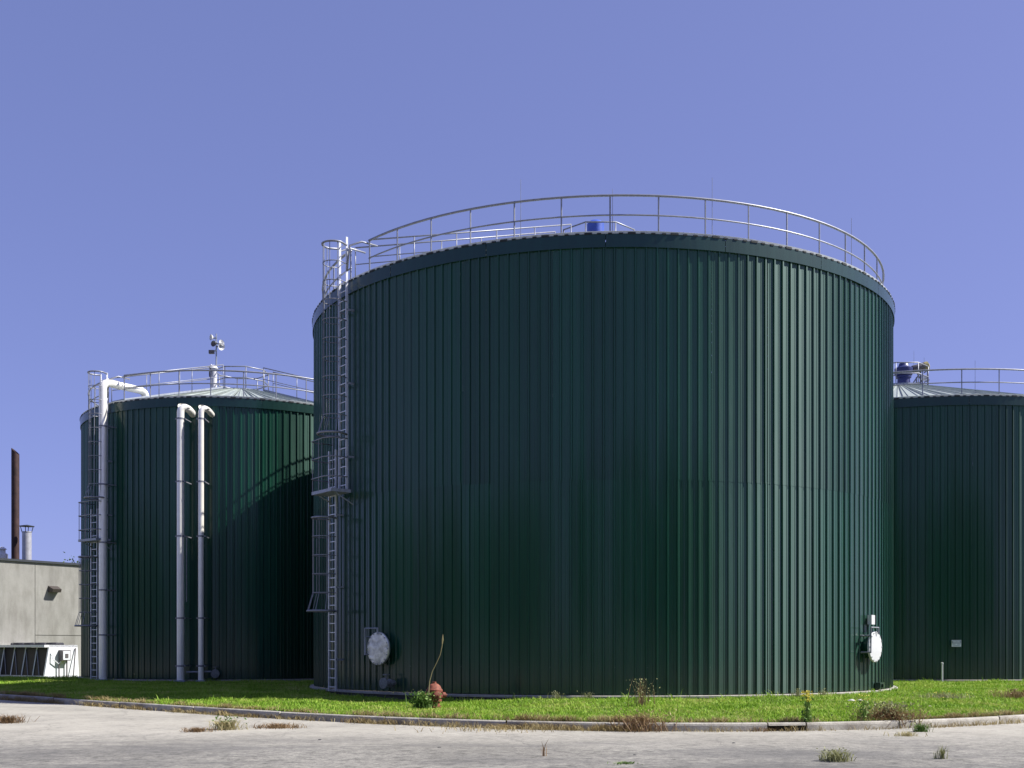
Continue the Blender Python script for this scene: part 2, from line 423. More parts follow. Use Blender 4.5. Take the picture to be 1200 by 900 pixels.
# ------------------------------------------------------------------ tanks
def pol(cx, cy, phi, r, z):     # phi measured from the direction facing the camera (-Y), positive to the right
    return Vector((cx + r * math.sin(phi), cy - r * math.cos(phi), z))
def rib_panel(name, Rr, npan, z0, z1, ribs=3, h=0.034, lap=0.0, tilt=0.0, bow=0.0):
    """one ribbed steel sheet centred on phi=0 of a tank at the origin"""
    da = 2 * PI / npan; p = da / ribs; prof = []
    for k in range(ribs):
        a = -da / 2 + k * p
        for t, hh in ((0.0, 0.0), (0.20, 0.0), (0.235, 0.006), (0.285, 0.006), (0.32, 0.0), (0.60, 0.0), (0.665, h), (0.80, h), (0.865, 0.0)):
            u = (a + p * t) / (da / 2); prof.append((a + p * t, Rr + lap + hh * (1 + 0.25 * bow) + tilt * u * Rr * da / 2 + bow * 0.006 * (1 - u * u)))
    prof.append((da / 2 + p * 0.02, Rr + lap + tilt * Rr * da / 2))
    v = []; f = []
    for a, r in prof:
        v.append((r * math.sin(a), -r * math.cos(a), z0)); v.append((r * math.sin(a), -r * math.cos(a), z1))
    for i in range(len(prof) - 1): f.append((i * 2, i * 2 + 2, i * 2 + 3, i * 2 + 1))
    return MB().add(v, f).mesh(name, 'panel_green')

def ring_pts(r, z, a0, a1, n): return [pol(0, 0, a0 + (a1 - a0) * i / n, r, z) for i in range(n + 1)]

def guard_rail(root, Rr, z0, gaps, npost, phase, name='guard_railing', hgt=1.03):
    """gaps: list of (phi, half width); rails are bent pipes, posts are parts of the railing"""
    gaps = sorted([(g[0] % (2 * PI), g[1]) for g in gaps])
    segs = []
    for i, (g, hw) in enumerate(gaps):
        nx, nhw = gaps[(i + 1) % len(gaps)]
        if i == len(gaps) - 1: nx += 2 * PI
        segs.append((g + hw, nx - nhw))
    for a0, a1 in segs:
        n = max(6, int((a1 - a0) / R(3)))
        m = MB(); m.tube(ring_pts(Rr, z0 + hgt, a0, a1, n), 0.032, 8)
        rail = m.build(name, 'galvanised', root, True)
        m = MB(); m.tube(ring_pts(Rr, z0 + hgt * 0.52, a0, a1, n), 0.022, 6); m.build('mid_rail', 'galvanised', rail, True)
        pa = [a0 + 0.004, a1 - 0.004]
        k0 = math.ceil((a0 - phase) / (2 * PI / npost)); a = phase + k0 * 2 * PI / npost
        while a < a1:
            if a - a0 > 0.03 and a1 - a > 0.03: pa.append(a)
            a += 2 * PI / npost
        pm = MB().tube([(0, 0, -0.12), (0, 0, hgt)], 0.021, 6).box((0, 0, -0.03), (0.10, 0.10, 0.02)).mesh('post', 'galvanised')
        for a in pa:
            p = pol(0, 0, a, Rr, z0); link('post', pm, rail, p, a)

def walkway(root, phi, r0, r1, slope, zedge, Rt, width=0.8):
    """ramped walkway with handrails from the roof edge to the crown"""
    d = Vector((math.sin(phi), -math.cos(phi), 0)); t = Vector((math.cos(phi), math.sin(phi), 0))
    def zr(r): return zedge + (Rt - r) * slope + 0.05
    L = MB(); nrm = 10
    v = []
    for s in (-1, 1):
        for r in (r0, r1): v += [d * r + t * s * width / 2 + Vector((0, 0, zr(r) + 0.10)), d * r + t * s * width / 2 + Vector((0, 0, zr(r) + 0.02))]
    L.add(v, [(0, 2, 6, 4), (1, 5, 7, 3), (0, 1, 3, 2), (4, 6, 7, 5), (0, 4, 5, 1), (2, 3, 7, 6)])
    deck = L.build('roof_walkway', 'platform_steel', root)
    for s in (-1, 1):
        for hh, rr in ((1.0, 0.021), (0.52, 0.015)):
            m = MB(); m.tube([d * r + t * s * width / 2 + Vector((0, 0, zr(r) + hh)) for r in (r0, (r0 + r1) / 2, r1)], rr, 6)
            m.build('handrail' if hh > 0.9 else 'mid_rail', 'galvanised', deck, True)
        k = max(3, int(abs(r0 - r1) / 1.3) + 1)
        for i in range(k):
            r = r0 + (r1 - r0) * i / (k - 1)
            m = MB(); m.tube([d * r + t * s * width / 2 + Vector((0, 0, zr(r) + 0.03)), d * r + t * s * width / 2 + Vector((0, 0, zr(r) + 1.0))], 0.016, 6)
            m.build('handrail_post', 'galvanised', deck, True)

def crown_platform(root, zc, rad, post_n=8, hgt=0.95):
    m = MB(); m.lathe([(rad, zc - 0.05), (rad, zc + 0.03), (0.02, zc + 0.035)], 16)
    deck = m.build('crown_platform', 'platform_steel', root)
    pts = [Vector((rad * 0.96 * math.cos(2 * PI * (k + .5) / post_n), rad * 0.96 * math.sin(2 * PI * (k + .5) / post_n), 0)) for k in range(post_n)]
    for hh in (hgt, hgt * 0.5):
        m = MB(); m.tube([p + Vector((0, 0, zc + hh)) for p in pts], 0.026, 6, closed=True); m.build('platform_rail', 'galvanised', deck, True)
    for p in pts:
        m = MB(); m.tube([p + Vector((0, 0, zc)), p + Vector((0, 0, zc + hgt))], 0.02, 6); m.build('platform_post', 'galvanised', deck, True)
    return deck

RUNG = 0.258
def caged_ladder(root, Rt, phi, ztop, zplat, zcage0, shift=0.54, hoops=True):
    """two caged flights with a rest platform; local axes: d outward, t along the wall (towards the right)"""
    d = Vector((math.sin(phi), -math.cos(phi), 0)); t = Vector((math.cos(phi), math.sin(phi), 0)); U = Vector((0, 0, 1))
    wall = Rt + 0.04; off = wall + 0.22; wd = 0.40
    rung_pts = [(-t * (wd / 2)), (t * (wd / 2))]
    rung_me = MB().tube([-t * wd / 2, t * wd / 2], 0.015, 6).mesh('rung', 'aluminium_ladder')
    def flight(nm, c, z0, z1, cz0, cz1, flare):
        P = lambda a, b, z: d * (off + b) + t * (c + a) + U * z
        m = MB()
        M = Matrix.Rotation(phi, 3, 'Z')
        for s in (-1, 1):
            m.box(P(s * wd / 2, 0, (z0 + z1) / 2), (0.028, 0.065, z1 - z0), M)
        lad = m.build(nm, 'aluminium_ladder', root)
        z = z0 + 0.12
        while z < z1 - 0.05:
            link('rung', rung_me, lad, d * off + t * c + U * z); z += RUNG
        z = z0 + 0.9
        while z < min(z1, ztop) - 0.3:                               # stand-off brackets to the wall
            m = MB()
            for s in (-1, 1): m.box(d * (wall + 0.11) + t * (c + s * wd / 2) + U * z, (0.03, 0.24, 0.05), M)
            m.build('wall_bracket', 'platform_steel', lad); z += 2.05
        # cage hoops
        def hoop(z, w, dep, th, name='cage_hoop'):
            pts = [P(-wd / 2, 0.0, z)]
            for k in range(13):
                a = PI * k / 12
                pts.append(P(-math.cos(a) * w / 2, dep * 0.42 + math.sin(a) * dep * 0.58, z))
            pts.append(P(wd / 2, 0.0, z))
            m = MB(); m.tube(pts, th, 5); m.build(name, 'galvanised', lad, True)
        z = cz0; hz = []
        while z <= cz1 + 0.01:
            hz.append(z); z += RUNG * 2.05
        if flare: hoop(cz0 - RUNG * 2.0, 0.80, 0.76, 0.033, 'flared_hoop')
        for zz in hz: hoop(zz, 0.64, 0.60, 0.014)
        hoop(hz[-1] + 0.0, 0.66, 0.62, 0.03, 'top_hoop')
        for k in (1.0, 3.5, 6.0, 8.5, 11.0):
            a = PI * k / 12
            q = lambda w, dep, z: P(-math.cos(a) * w / 2, dep * 0.42 + math.sin(a) * dep * 0.58, z)
            pts = [q(0.64, 0.60, hz[-1]), q(0.64, 0.60, hz[0])]
            if flare: pts.append(q(0.80, 0.76, cz0 - RUNG * 2.0))
            m = MB(); m.tube(pts, 0.011, 5); m.build('cage_bar', 'galvanised', lad)
        return lad
    up = flight('upper_ladder', 0.0, zplat + 0.02, ztop + 1.15, zplat + 2.05, ztop + 1.12, True)
    lo = flight('lower_ladder', -shift - 0.08, -0.02, zplat + 1.2, zcage0 + RUNG * 2, zplat - 0.25, True)
    # grab rails curving from the roof down to the ladder head
    for s in (-1, 1):
        m = MB(); m.tube([d * (off - 0.9) + t * s * 0.34 + U * (ztop + 1.05), d * (off - 0.4) + t * s * 0.33 + U * (ztop + 1.07), d * (off - 0.05) + t * s * 0.28 + U * (ztop + 0.9), d * off + t * s * 0.21 + U * (ztop + 0.2)], 0.028, 6)
        m.build('grab_rail', 'galvanised', up, True)
    # rest platform with its own guard hoops
    M = Matrix.Rotation(phi, 3, 'Z')
    pc = -0.28; pw = 1.16; pd = 0.62
    m = MB(); m.box(d * (wall + 0.14 + pd / 2) + t * pc + U * (zplat - 0.045), (pw, pd, 0.09), M)
    plat = m.build('rest_platform', 'platform_steel', root)
    for zz in (0.34, 0.88, 1.40):
        P = lambda a, b: d * (wall + b) + t * (pc + a) + U * (zplat + zz)
        m = MB(); m.tube([P(-pw / 2, 0.05), P(-pw / 2, 0.66), P(-pw / 2 + 0.12, 0.82), P(pw / 2 - 0.3, 0.86), P(pw / 2, 0.74), P(pw / 2, 0.25)], 0.017, 6)
        m.build('platform_guard', 'galvanised', plat, True)
    for (a, b) in ((-pw / 2 + .02, .45), (-pw / 2 + .1, .78), (0.0, .84), (pw / 2 - .02, .70)):
        m = MB(); m.tube([d * (wall + b) + t * (pc + a) + U * (zplat), d * (wall + b) + t * (pc + a) + U * (zplat + 1.42)], 0.013, 5)
        m.build('guard_post', 'galvanised', plat)
    for s in (-1, 1):
        m = MB(); m.tube([d * wall + t * (pc + s * pw * .4) + U * (zplat - 0.4), d * (wall + 0.6) + t * (pc + s * pw * .4) + U * (zplat - 0.09)], 0.02, 6)
        m.build('platform_brace', 'platform_steel', plat)

def manhole(root, Rt, phi, z, mat, rad=0.45, box_above=False, label=None):
    d = Vector((math.sin(phi), -math.cos(phi), 0)); t = Vector((math.cos(phi), math.sin(phi), 0)); U = Vector((0, 0, 1))
    M = Matrix((( t.x, 0, d.x), (t.y, 0, d.y), (0, 1, 0)))          # disc axis along d
    M4 = M.to_4x4(); M4.translation = d * (Rt) + U * z
    prof = [(rad * 0.9, 0.185), (rad * 0.99, 0.19), (rad, 0.20), (rad, 0.235), (rad * 0.97, 0.25), (rad * 0.6, 0.262), (0.02, 0.27)]
    m = MB(); m.lathe(prof, 28, M4)
    cov = smooth_angle(m.build('manhole_cover', mat, root), 35)
    if label: cov['label'] = label
    m = MB(); m.lathe([(rad * 0.72, 0.0), (rad * 0.72, 0.19)], 24, M4); m.build('manhole_neck', 'panel_green', cov)
    m = MB()
    A = -t * (rad + 0.02)
    m.tube([d * (Rt + 0.02) + A + U * (z - rad * .35), d * (Rt + 0.30) + A + U * (z - rad * .35), d * (Rt + 0.30) + A + U * (z + rad + 0.1), d * (Rt + 0.30) + t * 0.05 + U * (z + rad + 0.1), d * (Rt + 0.30) + t * 0.05 + U * (z + rad * .85)], 0.027, 8)
    m.tube([d * (Rt + 0.02) + A + U * (z + rad * .7), d * (Rt + 0.30) + A + U * (z + rad * .7)], 0.027, 8)
    m.build('davit_arm', 'galvanised' if mat == 'white_paint' else 'platform_steel', cov)
    bm_ = MB().lathe([(0.016, 0.0), (0.016, 0.03), (0.009, 0.034)], 6).mesh('bolt', 'galvanised')
    for k in range(16):
        a = 2 * PI * k / 16
        p = d * (Rt + 0.24) + t * math.cos(a) * rad * .92 + U * (z + math.sin(a) * rad * .92)
        o = link('bolt', bm_, cov); o.matrix_local = Matrix.Translation(p) @ M.to_4x4()
    if box_above:
        m = MB(); m.box(d * (Rt + 0.12) + U * (z + rad + 0.32), (0.22, 0.12, 0.26), Matrix.Rotation(phi, 3, 'Z'))
        m.build('junction_box', 'white_paint', cov)
    return cov

def flange_valve(root, Rt, phi, z, rad=0.15):
    d = Vector((math.sin(phi), -math.cos(phi), 0)); t = Vector((math.cos(phi), math.sin(phi), 0))
    M = Matrix(((t.x, 0, d.x), (t.y, 0, d.y), (0, 1, 0))).to_4x4(); M.translation = d * Rt + Vector((0, 0, z))
    m = MB(); m.lathe([(rad * .55, 0), (rad * .55, 0.16), (rad * .8, 0.165), (rad * .8, 0.19), (rad * .5, 0.2), (rad * .62, 0.3), (rad * .5, 0.38), (rad, 0.385), (rad, 0.42), (rad * .3, 0.43)], 20, M)
    val = smooth_angle(m.build('outlet_valve', 'cast_iron', root), 35)
    m = MB(); m.tube([d * (Rt + 0.3) + Vector((0, 0, z + rad * .5)), d * (Rt + 0.3) + Vector((0, 0, z + rad * 1.5))], 0.022, 8)
    c = d * (Rt + 0.3) + Vector((0, 0, z + rad * 1.5))
    m.tube([c + Vector((math.cos(2 * PI * k / 12) * rad * .6, math.sin(2 * PI * k / 12) * rad * .6, 0)) for k in range(12)], 0.014, 5, closed=True)
    m.tube([c - t * rad * .6, c + t * rad * .6], 0.011, 5)
    m.build('handwheel', 'cast_iron', val)

def tank(label, cx, cy, Rt, H, npan, tiers, rail_gaps, npost, rail_phase, slope=0.285, rot0=0.0):
    root = thing('storage_tank', label, 'tank', (cx, cy, 0), 0, 'green steel tanks')
    # ring foundation
    m = MB(); m.lathe([(Rt + 0.10, -0.6), (Rt + 0.10, -0.02)], 96); m.build('foundation_wall', 'shade_dark_concrete', root)
    m = MB(); m.lathe([(Rt + 0.02, -0.045), (Rt + 0.15, -0.04), (Rt + 0.155, 0.01), (Rt + 0.14, 0.022), (Rt - 0.1, 0.024)], 96)
    m.build('foundation_ring', 'tower_concrete', root)
    fz = H - 0.33
    for k, (z0, z1, lap) in enumerate(tiers):
        mes = [rib_panel('wall_panel', Rt, npan, z0, z1 if k < len(tiers) - 1 else fz + 0.05, lap=lap, tilt=R(tl), bow=bw_) for tl, bw_ in ((0, 0), (0.7, 0.5), (-0.6, -0.4), (0.3, -0.8), (-0.9, 0.8), (1.0, 0.0))]
        prs = random.Random(11)
        for i in range(npan): link('wall_panel', mes[prs.randrange(6)], root, None, rot0 + i * 2 * PI / npan + random.uniform(-.0011, .0011))
    # fascia band in bent sections
    nf = max(12, int(2 * PI * Rt / 3.0)); da = 2 * PI / nf
    def band(prof, a0, a1, n):
        v = []; f = []; q = len(prof)
        for k in range(n + 1):
            a = a0 + (a1 - a0) * k / n
            for r, z in prof: v.append((r * math.sin(a), -r * math.cos(a), z))
        for k in range(n):
            for j in range(q - 1): f.append((k * q + j, (k + 1) * q + j, (k + 1) * q + j + 1, k * q + j + 1))
        return MB().add(v, f)
    me = band([(Rt + 0.03, fz + 0.005), (Rt + 0.058, fz), (Rt + 0.066, H - 0.01), (Rt + 0.07, H), (Rt + 0.03, H + 0.004)], -da / 2 + 0.0008, da / 2 - 0.0008, 16).mesh('fascia_section', 'fascia_green')
    for i in range(nf): link('fascia_section', me, root, None, i * da + 0.11)
    # roof: wedge sheets with a standing seam each
    nr = npan; dr = 2 * PI / nr
    apex = H + slope * (Rt - 1.2)
    rz = lambda r: H + 0.02 + (Rt - r) * slope
    r_out = Rt + 0.0; r_in = 1.1
    v = []; f = []
    prof = [(-0.5, 0), (-0.30, 0), (-0.27, 0.03), (-0.21, 0.03), (-0.18, 0), (0.16, 0), (0.19, 0.03), (0.25, 0.03), (0.28, 0), (0.46, 0.0), (0.475, 0.055), (0.50, 0.055)]
    for r in (r_out, Rt * 0.55, r_in):
        for t, hh in prof:
            a = t * dr; v.append((r * math.sin(a), -r * math.cos(a), rz(r) + hh * (1 if r > 1 else 0.3)))
    q = len(prof)
    for k in range(2):
        for j in range(q - 1): f.append((k * q + j, k * q + j + 1, (k + 1) * q + j + 1, (k + 1) * q + j))
    me = MB().add(v, f).mesh('roof_panel', 'roof_metal')
    for i in range(nr): link('roof_panel', me, root, None, i * dr)
    # dark foam closures under the roof sheet ends
    m = MB(); ncl = npan * 3
    for i in range(ncl):
        a = 2 * PI * (i + 0.5) / ncl; r = Rt + 0.068
        big = (i % 4 == 0)
        m.box(pol(0, 0, a, r - 0.02, H + (0.012 if big else 0.006)), ((0.19 if big else 0.10), 0.06, (0.05 if big else 0.035)), Matrix.Rotation(a, 3, 'Z'))
    o = m.build('edge_closures', 'closure_dark', root); o['kind'] = 'stuff'
    guard_rail(root, Rt - 0.26, H + 0.05, rail_gaps, npost, rail_phase)
    me = band([(Rt + 0.03, H), (Rt + 0.05, H + 0.075), (Rt + 0.04, H + 0.08), (Rt - 0.1, H + 0.085)], -da / 2, da / 2, 8).mesh('drip_edge', 'bright_trim')
    for i in range(nf): link('drip_edge', me, root, None, i * da + 0.4)
    return root, apex

def rod(root, p, h):
    m = MB(); m.tube([p, p + Vector((0, 0, h))], [0.009, 0.005], 5); m.build('lightning_rod', 'galvanised', root)

# --- the large tank in front
C1 = (2.84, 37.33); R1 = 9.233; H1 = 11.5
PH1 = R(-52.8)
t1, ap1 = tank('largest dark green ribbed steel tank, nearest to the kerb', C1[0], C1[1], R1, H1, 72, [(0.04, 5.44, 0.0), (5.40, 0, 0.003)], [(PH1, R(3.2))], 46, R(-2.4), rot0=R(1.1))
caged_ladder(t1, R1, PH1, H1, 5.62, 2.25)
walkway(t1, PH1, R1 - 0.35, 1.5, 0.285, H1, R1)
dk = crown_platform(t1, ap1 + 0.12, 1.3)
m = MB(); m.lathe([(0.24, ap1 + 0.1), (0.24, ap1 + 0.8), (0.28, ap1 + 0.82), (0.28, ap1 + 1.32), (0.20, ap1 + 1.40), (0.05, ap1 + 1.42)], 16, Matrix.Translation((-0.1, -0.3, 0))); smooth_angle(m.build('mixer_motor', 'bright_blue', t1))
m = MB(); m.lathe([(0.22, ap1 + 0.1), (0.22, ap1 + 0.55), (0.05, ap1 + 0.62)], 14, Matrix.Translation((0.4, -0.2, 0))); smooth_angle(m.build('vent_cap', 'galvanised', t1))
for a, h in ((R(-17), 1.6), (R(14.5), 1.6), (R(47), 1.55), (R(-75), 1.7), (R(-2), 1.2)): rod(t1, pol(0, 0, a, R1 - 0.28, H1 + 0.05), h)
manhole(t1, R1, R(-42.9), 1.19, 'foil', label='round manhole cover wrapped in crinkled silver foil')
manhole(t1, R1, R(49.4), 1.24, 'white_paint', rad=0.43, box_above=True, label='round white manhole cover with white box above')
flange_valve(t1, R1, R(-40.5), 0.27)
m = MB(); m.box(pol(0, 0, R(53.5), R1 + 0.10, 0.16), (0.34, 0.16, 0.16), Matrix.Rotation(R(53.5), 3, 'Z')); m.box(pol(0, 0, R(53.5), R1 + 0.2, 0.15), (0.10, 0.06, 0.10), Matrix.Rotation(R(53.5), 3, 'Z')); m.build('base_cleat', 'fascia_green', t1)

# --- the smaller tank on the left
C2 = (-11.6, 48.4); R2 = 6.4; H2 = 10.52
PH2 = R(-36.5)
t2, ap2 = tank('smaller green steel tank on the left with three silver pipes', C2[0], C2[1], R2, H2, 50, [(0.04, 0, 0.0)], [(PH2, R(4.6)), (R(72), R(4.5))], 32, R(3.0), rot0=R(0.7))
caged_ladder(t2, R2, PH2, H2, 5.35, 2.05)
walkway(t2, PH2, R2 - 0.35, 1.3, 0.285, H2, R2)
walkway(t2, R(72), R2 - 0.35, 1.3, 0.285, H2, R2)
crown_platform(t2, ap2 + 0.06, 1.2)
def loc2(p, root_c): return Vector((p.x - root_c[0], p.y - root_c[1], p.z))
def bend(pts, rad, n=6):
    out = [pts[0]]
    for i in range(1, len(pts) - 1):
        p = pts[i]; a = (pts[i - 1] - p).normalized(); b = (pts[i + 1] - p).normalized()
        for k in range(n + 1):
            t = k / n; out.append((p + a * rad) * (1 - t) ** 2 + p * 2 * t * (1 - t) + (p + b * rad) * t * t)
    out.append(pts[-1]); return out
def silver_pipe(root, pts, rad, wallphi, Rt, zs, label, brad=None):
    m = MB(); m.tube(bend([Vector(p) for p in pts], brad or rad * 2.2), rad, 16)
    pipe = smooth_angle(m.build('silver_pipe', 'pipe_cladding', root), 50); pipe['label'] = label
    base = Vector(pts[0])
    M = Matrix.Rotation(wallphi, 3, 'Z')
    for z in zs:
        m = MB()
        m.lathe([(rad * 1.06, z - 0.03), (rad * 1.06, z + 0.03)], 16, Matrix.Translation((base.x, base.y, 0)))
        rr = Vector((base.x, base.y, 0)); dd = rr.normalized(); L = rr.length - Rt
        for s in (-1, 1):
            m.box(dd * (Rt + L / 2) + Vector((dd.y, -dd.x, 0)) * s * (rad + 0.03) + Vector((0, 0, z)), (0.025, L, 0.035), M)
            m.box(dd * (Rt + L) + Vector((dd.y, -dd.x, 0)) * s * (rad + 0.03) + Vector((0, 0, z)), (0.06, 0.04, 0.045), M)
        m.build('pipe_clamp', 'galvanised', pipe)
    m = MB(); m.box((base.x, base.y, 0.0), (rad * 3, rad * 3, 0.06)); m.build('pipe_foot', 'platform_steel', pipe)
    return pipe
U = Vector((0, 0, 1))
pA = loc2(place(120.5, 790, 42.75), C2); pA.z = 0.0
inw = Vector((-pA.x, -pA.y, 0)).normalized()
silver_pipe(t2, [pA, pA + U * 11.28, pA + U * 11.28 + inw * 1.95, pA + U * 10.4 + inw * 1.95], 0.145, math.atan2(pA.x, -pA.y), R2, (1.7, 3.4, 5.2, 7.4, 9.6), 'tall silver pipe rising above the roof and bending over it', 0.3)
for px, rad, Y, top, ex, lab in ((211.5, 0.135, 41.35, 10.05, 0.22, 'thicker silver pipe of the upright pair on the left tank'), (235.5, 0.105, 41.35, 10.02, 0.19, 'thinner silver pipe of the upright pair on the left tank')):
    q = loc2(place(px, 790, Y), C2); q.z = 0.0
    ph = math.atan2(q.x, -q.y)
    silver_pipe(t2, [q, q + U * top, q + U * top + Vector((ex, 0.16, -0.02)), q + U * (top - 0.06) + Vector((ex + 0.05, 0.75, -0.1))], rad, ph, R2, (0.55, 2.3, 5.3, 7.3, 9.6), lab, 0.24)
q = loc2(place(216, 790, 41.45), C2)
m = MB(); m.tube([(q.x + 0.08, q.y, 2.9), (q.x + 0.08, q.y, 5.3)], 0.022, 6); m.build('conduit', 'galvanised', t2)
m = MB(); m.tube([(q.x + 0.05, q.y + 0.1, 0.32), (q.x + 0.95, q.y + 0.1, 0.34)], 0.03, 6); m.build('cross_pipe', 'platform_steel', t2)
flange_valve(t2, R2, R(5.5), 0.26, 0.16)
# mast with instruments beside the crown
mb = loc2(place(253.5, 450, 47.6), C2)
m = MB(); m.tube([(mb.x, mb.y, ap2 - 0.5), (mb.x, mb.y, EYE + (759 - 391) / FPX * 47.6)], [0.045, 0.025], 8); mast = m.build('instrument_mast', 'platform_steel', t2)
px = lambda x, y: loc2(place(x, y, 47.55), C2)
def dish(p, r, dirv, mat='white_paint', name='dish_antenna'):
    dv = Vector(dirv).normalized(); M = dv.to_track_quat('Z', 'Y').to_matrix().to_4x4(); M.translation = p
    m = MB(); m.lathe([(0.02, -0.05), (r * .5, -0.03), (r, 0.05), (r * 0.97, 0.06), (r * .5, 0.0), (0.02, -0.01)], 14, M); smooth_angle(m.build(name, mat, mast), 50)
dish(px(248.5, 395.5), 0.13, (-.8, -.6, 0)); dish(px(259, 402), 0.13, (.7, -.6, 0.2)); dish(px(258.8, 406), 0.16, (.7, -.7, -.2)); dish(px(251, 403), 0.13, (-.4, -.9, 0), 'motor_grey')
for (a, b) in (((248, 396), (254, 396)), ((250, 400), (258, 404)), ((254, 406), (260, 406)), ((247.5, 413), (254, 410))):
    m = MB(); m.tube([px(*a), px(*b)], 0.035, 6); m.build('cross_arm', 'platform_steel', mast)
m = MB(); m.box(px(248, 412.5), (0.22, 0.14, 0.14)); m.build('floodlight', 'motor_grey', mast)
vx = px(250.5, 445)
m = MB(); m.lathe([(0.13, ap2 - 0.6), (0.13, EYE + (759 - 433) / FPX * 47.6), (0.19, EYE + (759 - 433) / FPX * 47.6 + 0.02), (0.10, EYE + (759 - 429) / FPX * 47.6), (0.02, EYE + (759 - 428) / FPX * 47.6)], 14, Matrix.Translation((vx.x, vx.y, 0))); vent = smooth_angle(m.build('roof_vent', 'white_paint', t2))
dish(px(247.3, 437), 0.19, (-.9, -.4, 0), 'motor_grey')
m = MB(); m.tube([px(244, 431), px(247.5, 428), px(252, 433)], 0.05, 6); m.build('vent_arm', 'white_paint', vent)

# --- the shaded tank on the right
C3 = (17.5, 51.2); R3 = 9.2; H3 = 10.57
t3, ap3 = tank('green steel tank on the right with blue mixer on its roof', C3[0], C3[1], R3, H3, 72, [(0.04, 0, 0.0)], [(R(150), R(3.0))], 40, R(-4.2), rot0=R(0.3))
px3 = lambda x, y, Y=51.0: loc2(place(x, y, Y), C3)
crown_platform(t3, ap3 + 0.05, 1.35)
b0 = px3(1059, 452)
T = Matrix.Translation((b0.x, b0.y, 0))
m = MB(); m.lathe([(0.30, ap3), (0.27, ap3 + 0.52), (0.33, ap3 + 0.55), (0.33, ap3 + 0.62), (0.2, ap3 + 0.63)], 18, T)
mix = smooth_angle(m.build('mixer_drive', 'blue_motor', t3)); mix['label'] = 'blue vertical mixer drive on the roof crown'
m = MB(); m.lathe([(0.26, ap3 + 0.62), (0.36, ap3 + 0.66), (0.40, ap3 + 0.72), (0.40, ap3 + 0.98), (0.30, ap3 + 1.02), (0.24, ap3 + 1.08), (0.20, ap3 + 1.2), (0.06, ap3 + 1.24)], 18, T); smooth_angle(m.build('gearbox', 'blue_motor', mix))
ma = px3(1067, 434); mc = px3(1084, 429.5)
dv = (mc - ma).normalized(); M = dv.to_track_quat('Z', 'Y').to_matrix().to_4x4(); M.translation = ma; L = (mc - ma).length
m = MB(); m.lathe([(0.10, -0.25), (0.10, 0.05), (0.17, 0.08), (0.19, 0.12), (0.19, L - 0.15), (0.20, L - 0.14), (0.20, L - 0.05)], 16, M); mo = smooth_angle(m.build('side_motor', 'motor_grey', mix))
m = MB(); m.lathe([(0.205, L - 0.05), (0.205, L + 0.12), (0.12, L + 0.17), (0.02, L + 0.18)], 16, M); smooth_angle(m.build('motor_cowl', 'straw', mix))
for a, b in (((1070, 449), (1079, 436)), ((1075, 438), (1085, 455)), ((1079, 455), (1079, 434)), ((1087, 455), (1087, 432)), ((1083, 437), (1089, 432)), ((1074, 455), (1074, 442)), ((1083, 448), (1089, 445))):
    m = MB(); m.tube([px3(*a), px3(*b)], 0.03, 6); m.build('motor_frame', 'galvanised', mix)
m = MB(); m.box(px3(1082, 443), (0.25, 0.2, 0.2)); m.build('terminal_box', 'white_paint', mix)
rod(t3, px3(1071, 437), 1.0); rod(t3, pol(0, 0, R(-1), R3 - 0.28, H3 + 0.05), 1.35); rod(t3, px3(1083, 428), 0.35)
# notice plate and white post at the right tank
sp = loc2(place(1121, 754, 41.82), C3)
sg = thing('notice_sign', 'small white notice plate fixed to the shaded right tank', 'sign', (C3[0] + sp.x, C3[1] + sp.y + 0.02, sp.z), R(-0.5))
MB().box((0, 0, 0), (0.35, 0.02, 0.25)).build('plate', 'sign_white', sg)
MB().box((0, -0.012, 0.055), (0.33, 0.006, 0.11)).build('grey_header', 'sign_grey', sg)
for xx, zz, ww, mt in ((-0.07, 0.07, 0.14, 'sign_white'), (0.07, 0.07, 0.10, 'sign_white'), (0.0, 0.04, 0.26, 'sign_white'), (-0.09, -0.03, 0.11, 'sign_grey'), (0.08, -0.03, 0.12, 'sign_grey'), (0.0, -0.085, 0.24, 'sign_grey')):
    MB().box((xx, -0.017 if zz > 0 else -0.0115, zz), (ww, 0.004, 0.018)).build('text_line', mt, sg)
pp = place(1104, 795, 41.6)
m = MB(); m.tube([(0, 0, -0.1), (0, 0, 0.70)], 0.036, 10).lathe([(0.045, 0.66), (0.045, 0.72), (0.01, 0.73)], 10)
tag(m.build('marker_post', 'white_paint', None, False, (pp.x, pp.y, float(lawnZ(pp.x, pp.y)))), 'thin white post standing in grass before the right tank', 'post')

# ------------------------------------------------------------------ concrete building at the far left
wd_ = Vector((2.8, 3.9, 0)).normalized(); wn = Vector((wd_.y, -wd_.x, 0))
P0 = Vector((-27.2, 60.0, 0)); zb = -0.6
bld = thing('concrete_building', 'low pale concrete building with roof stacks at the far left', 'building', P0, math.atan2(wd_.y, wd_.x))
# local: x along the wall to the right/back, -y outward (towards the camera)
hw = 5.87 + 0.0
def wp(x0, x1, z0, z1):
    m = MB(); m.box(((x0 + x1) / 2, 0.1, (z0 + z1) / 2), (x1 - x0 - 0.03, 0.2, z1 - z0 - 0.03)); o = m.build('wall_panel', 'wall_concrete', bld)
    return o
xj = 2.0
for (x0, x1, z0, z1) in ((-9.5, -3.6, zb, hw), (-3.6, xj, zb, hw), (xj, 9.0, 1.9, hw), (xj, 9.0, zb, 1.9), (9.0, 15, zb, hw)): wp(x0, x1, z0, z1)
m = MB(); m.box((2.75, 4.1, (zb + hw) / 2 - 0.05), (24.4, 7.8, hw - zb - 0.3)); m.build('inner_core', 'wall_concrete', bld)
m = MB(); m.box((2.75, 0.08, hw + 0.05), (24.8, 0.36, 0.12)); m.build('roof_edge_flashing', 'dark_flash', bld)
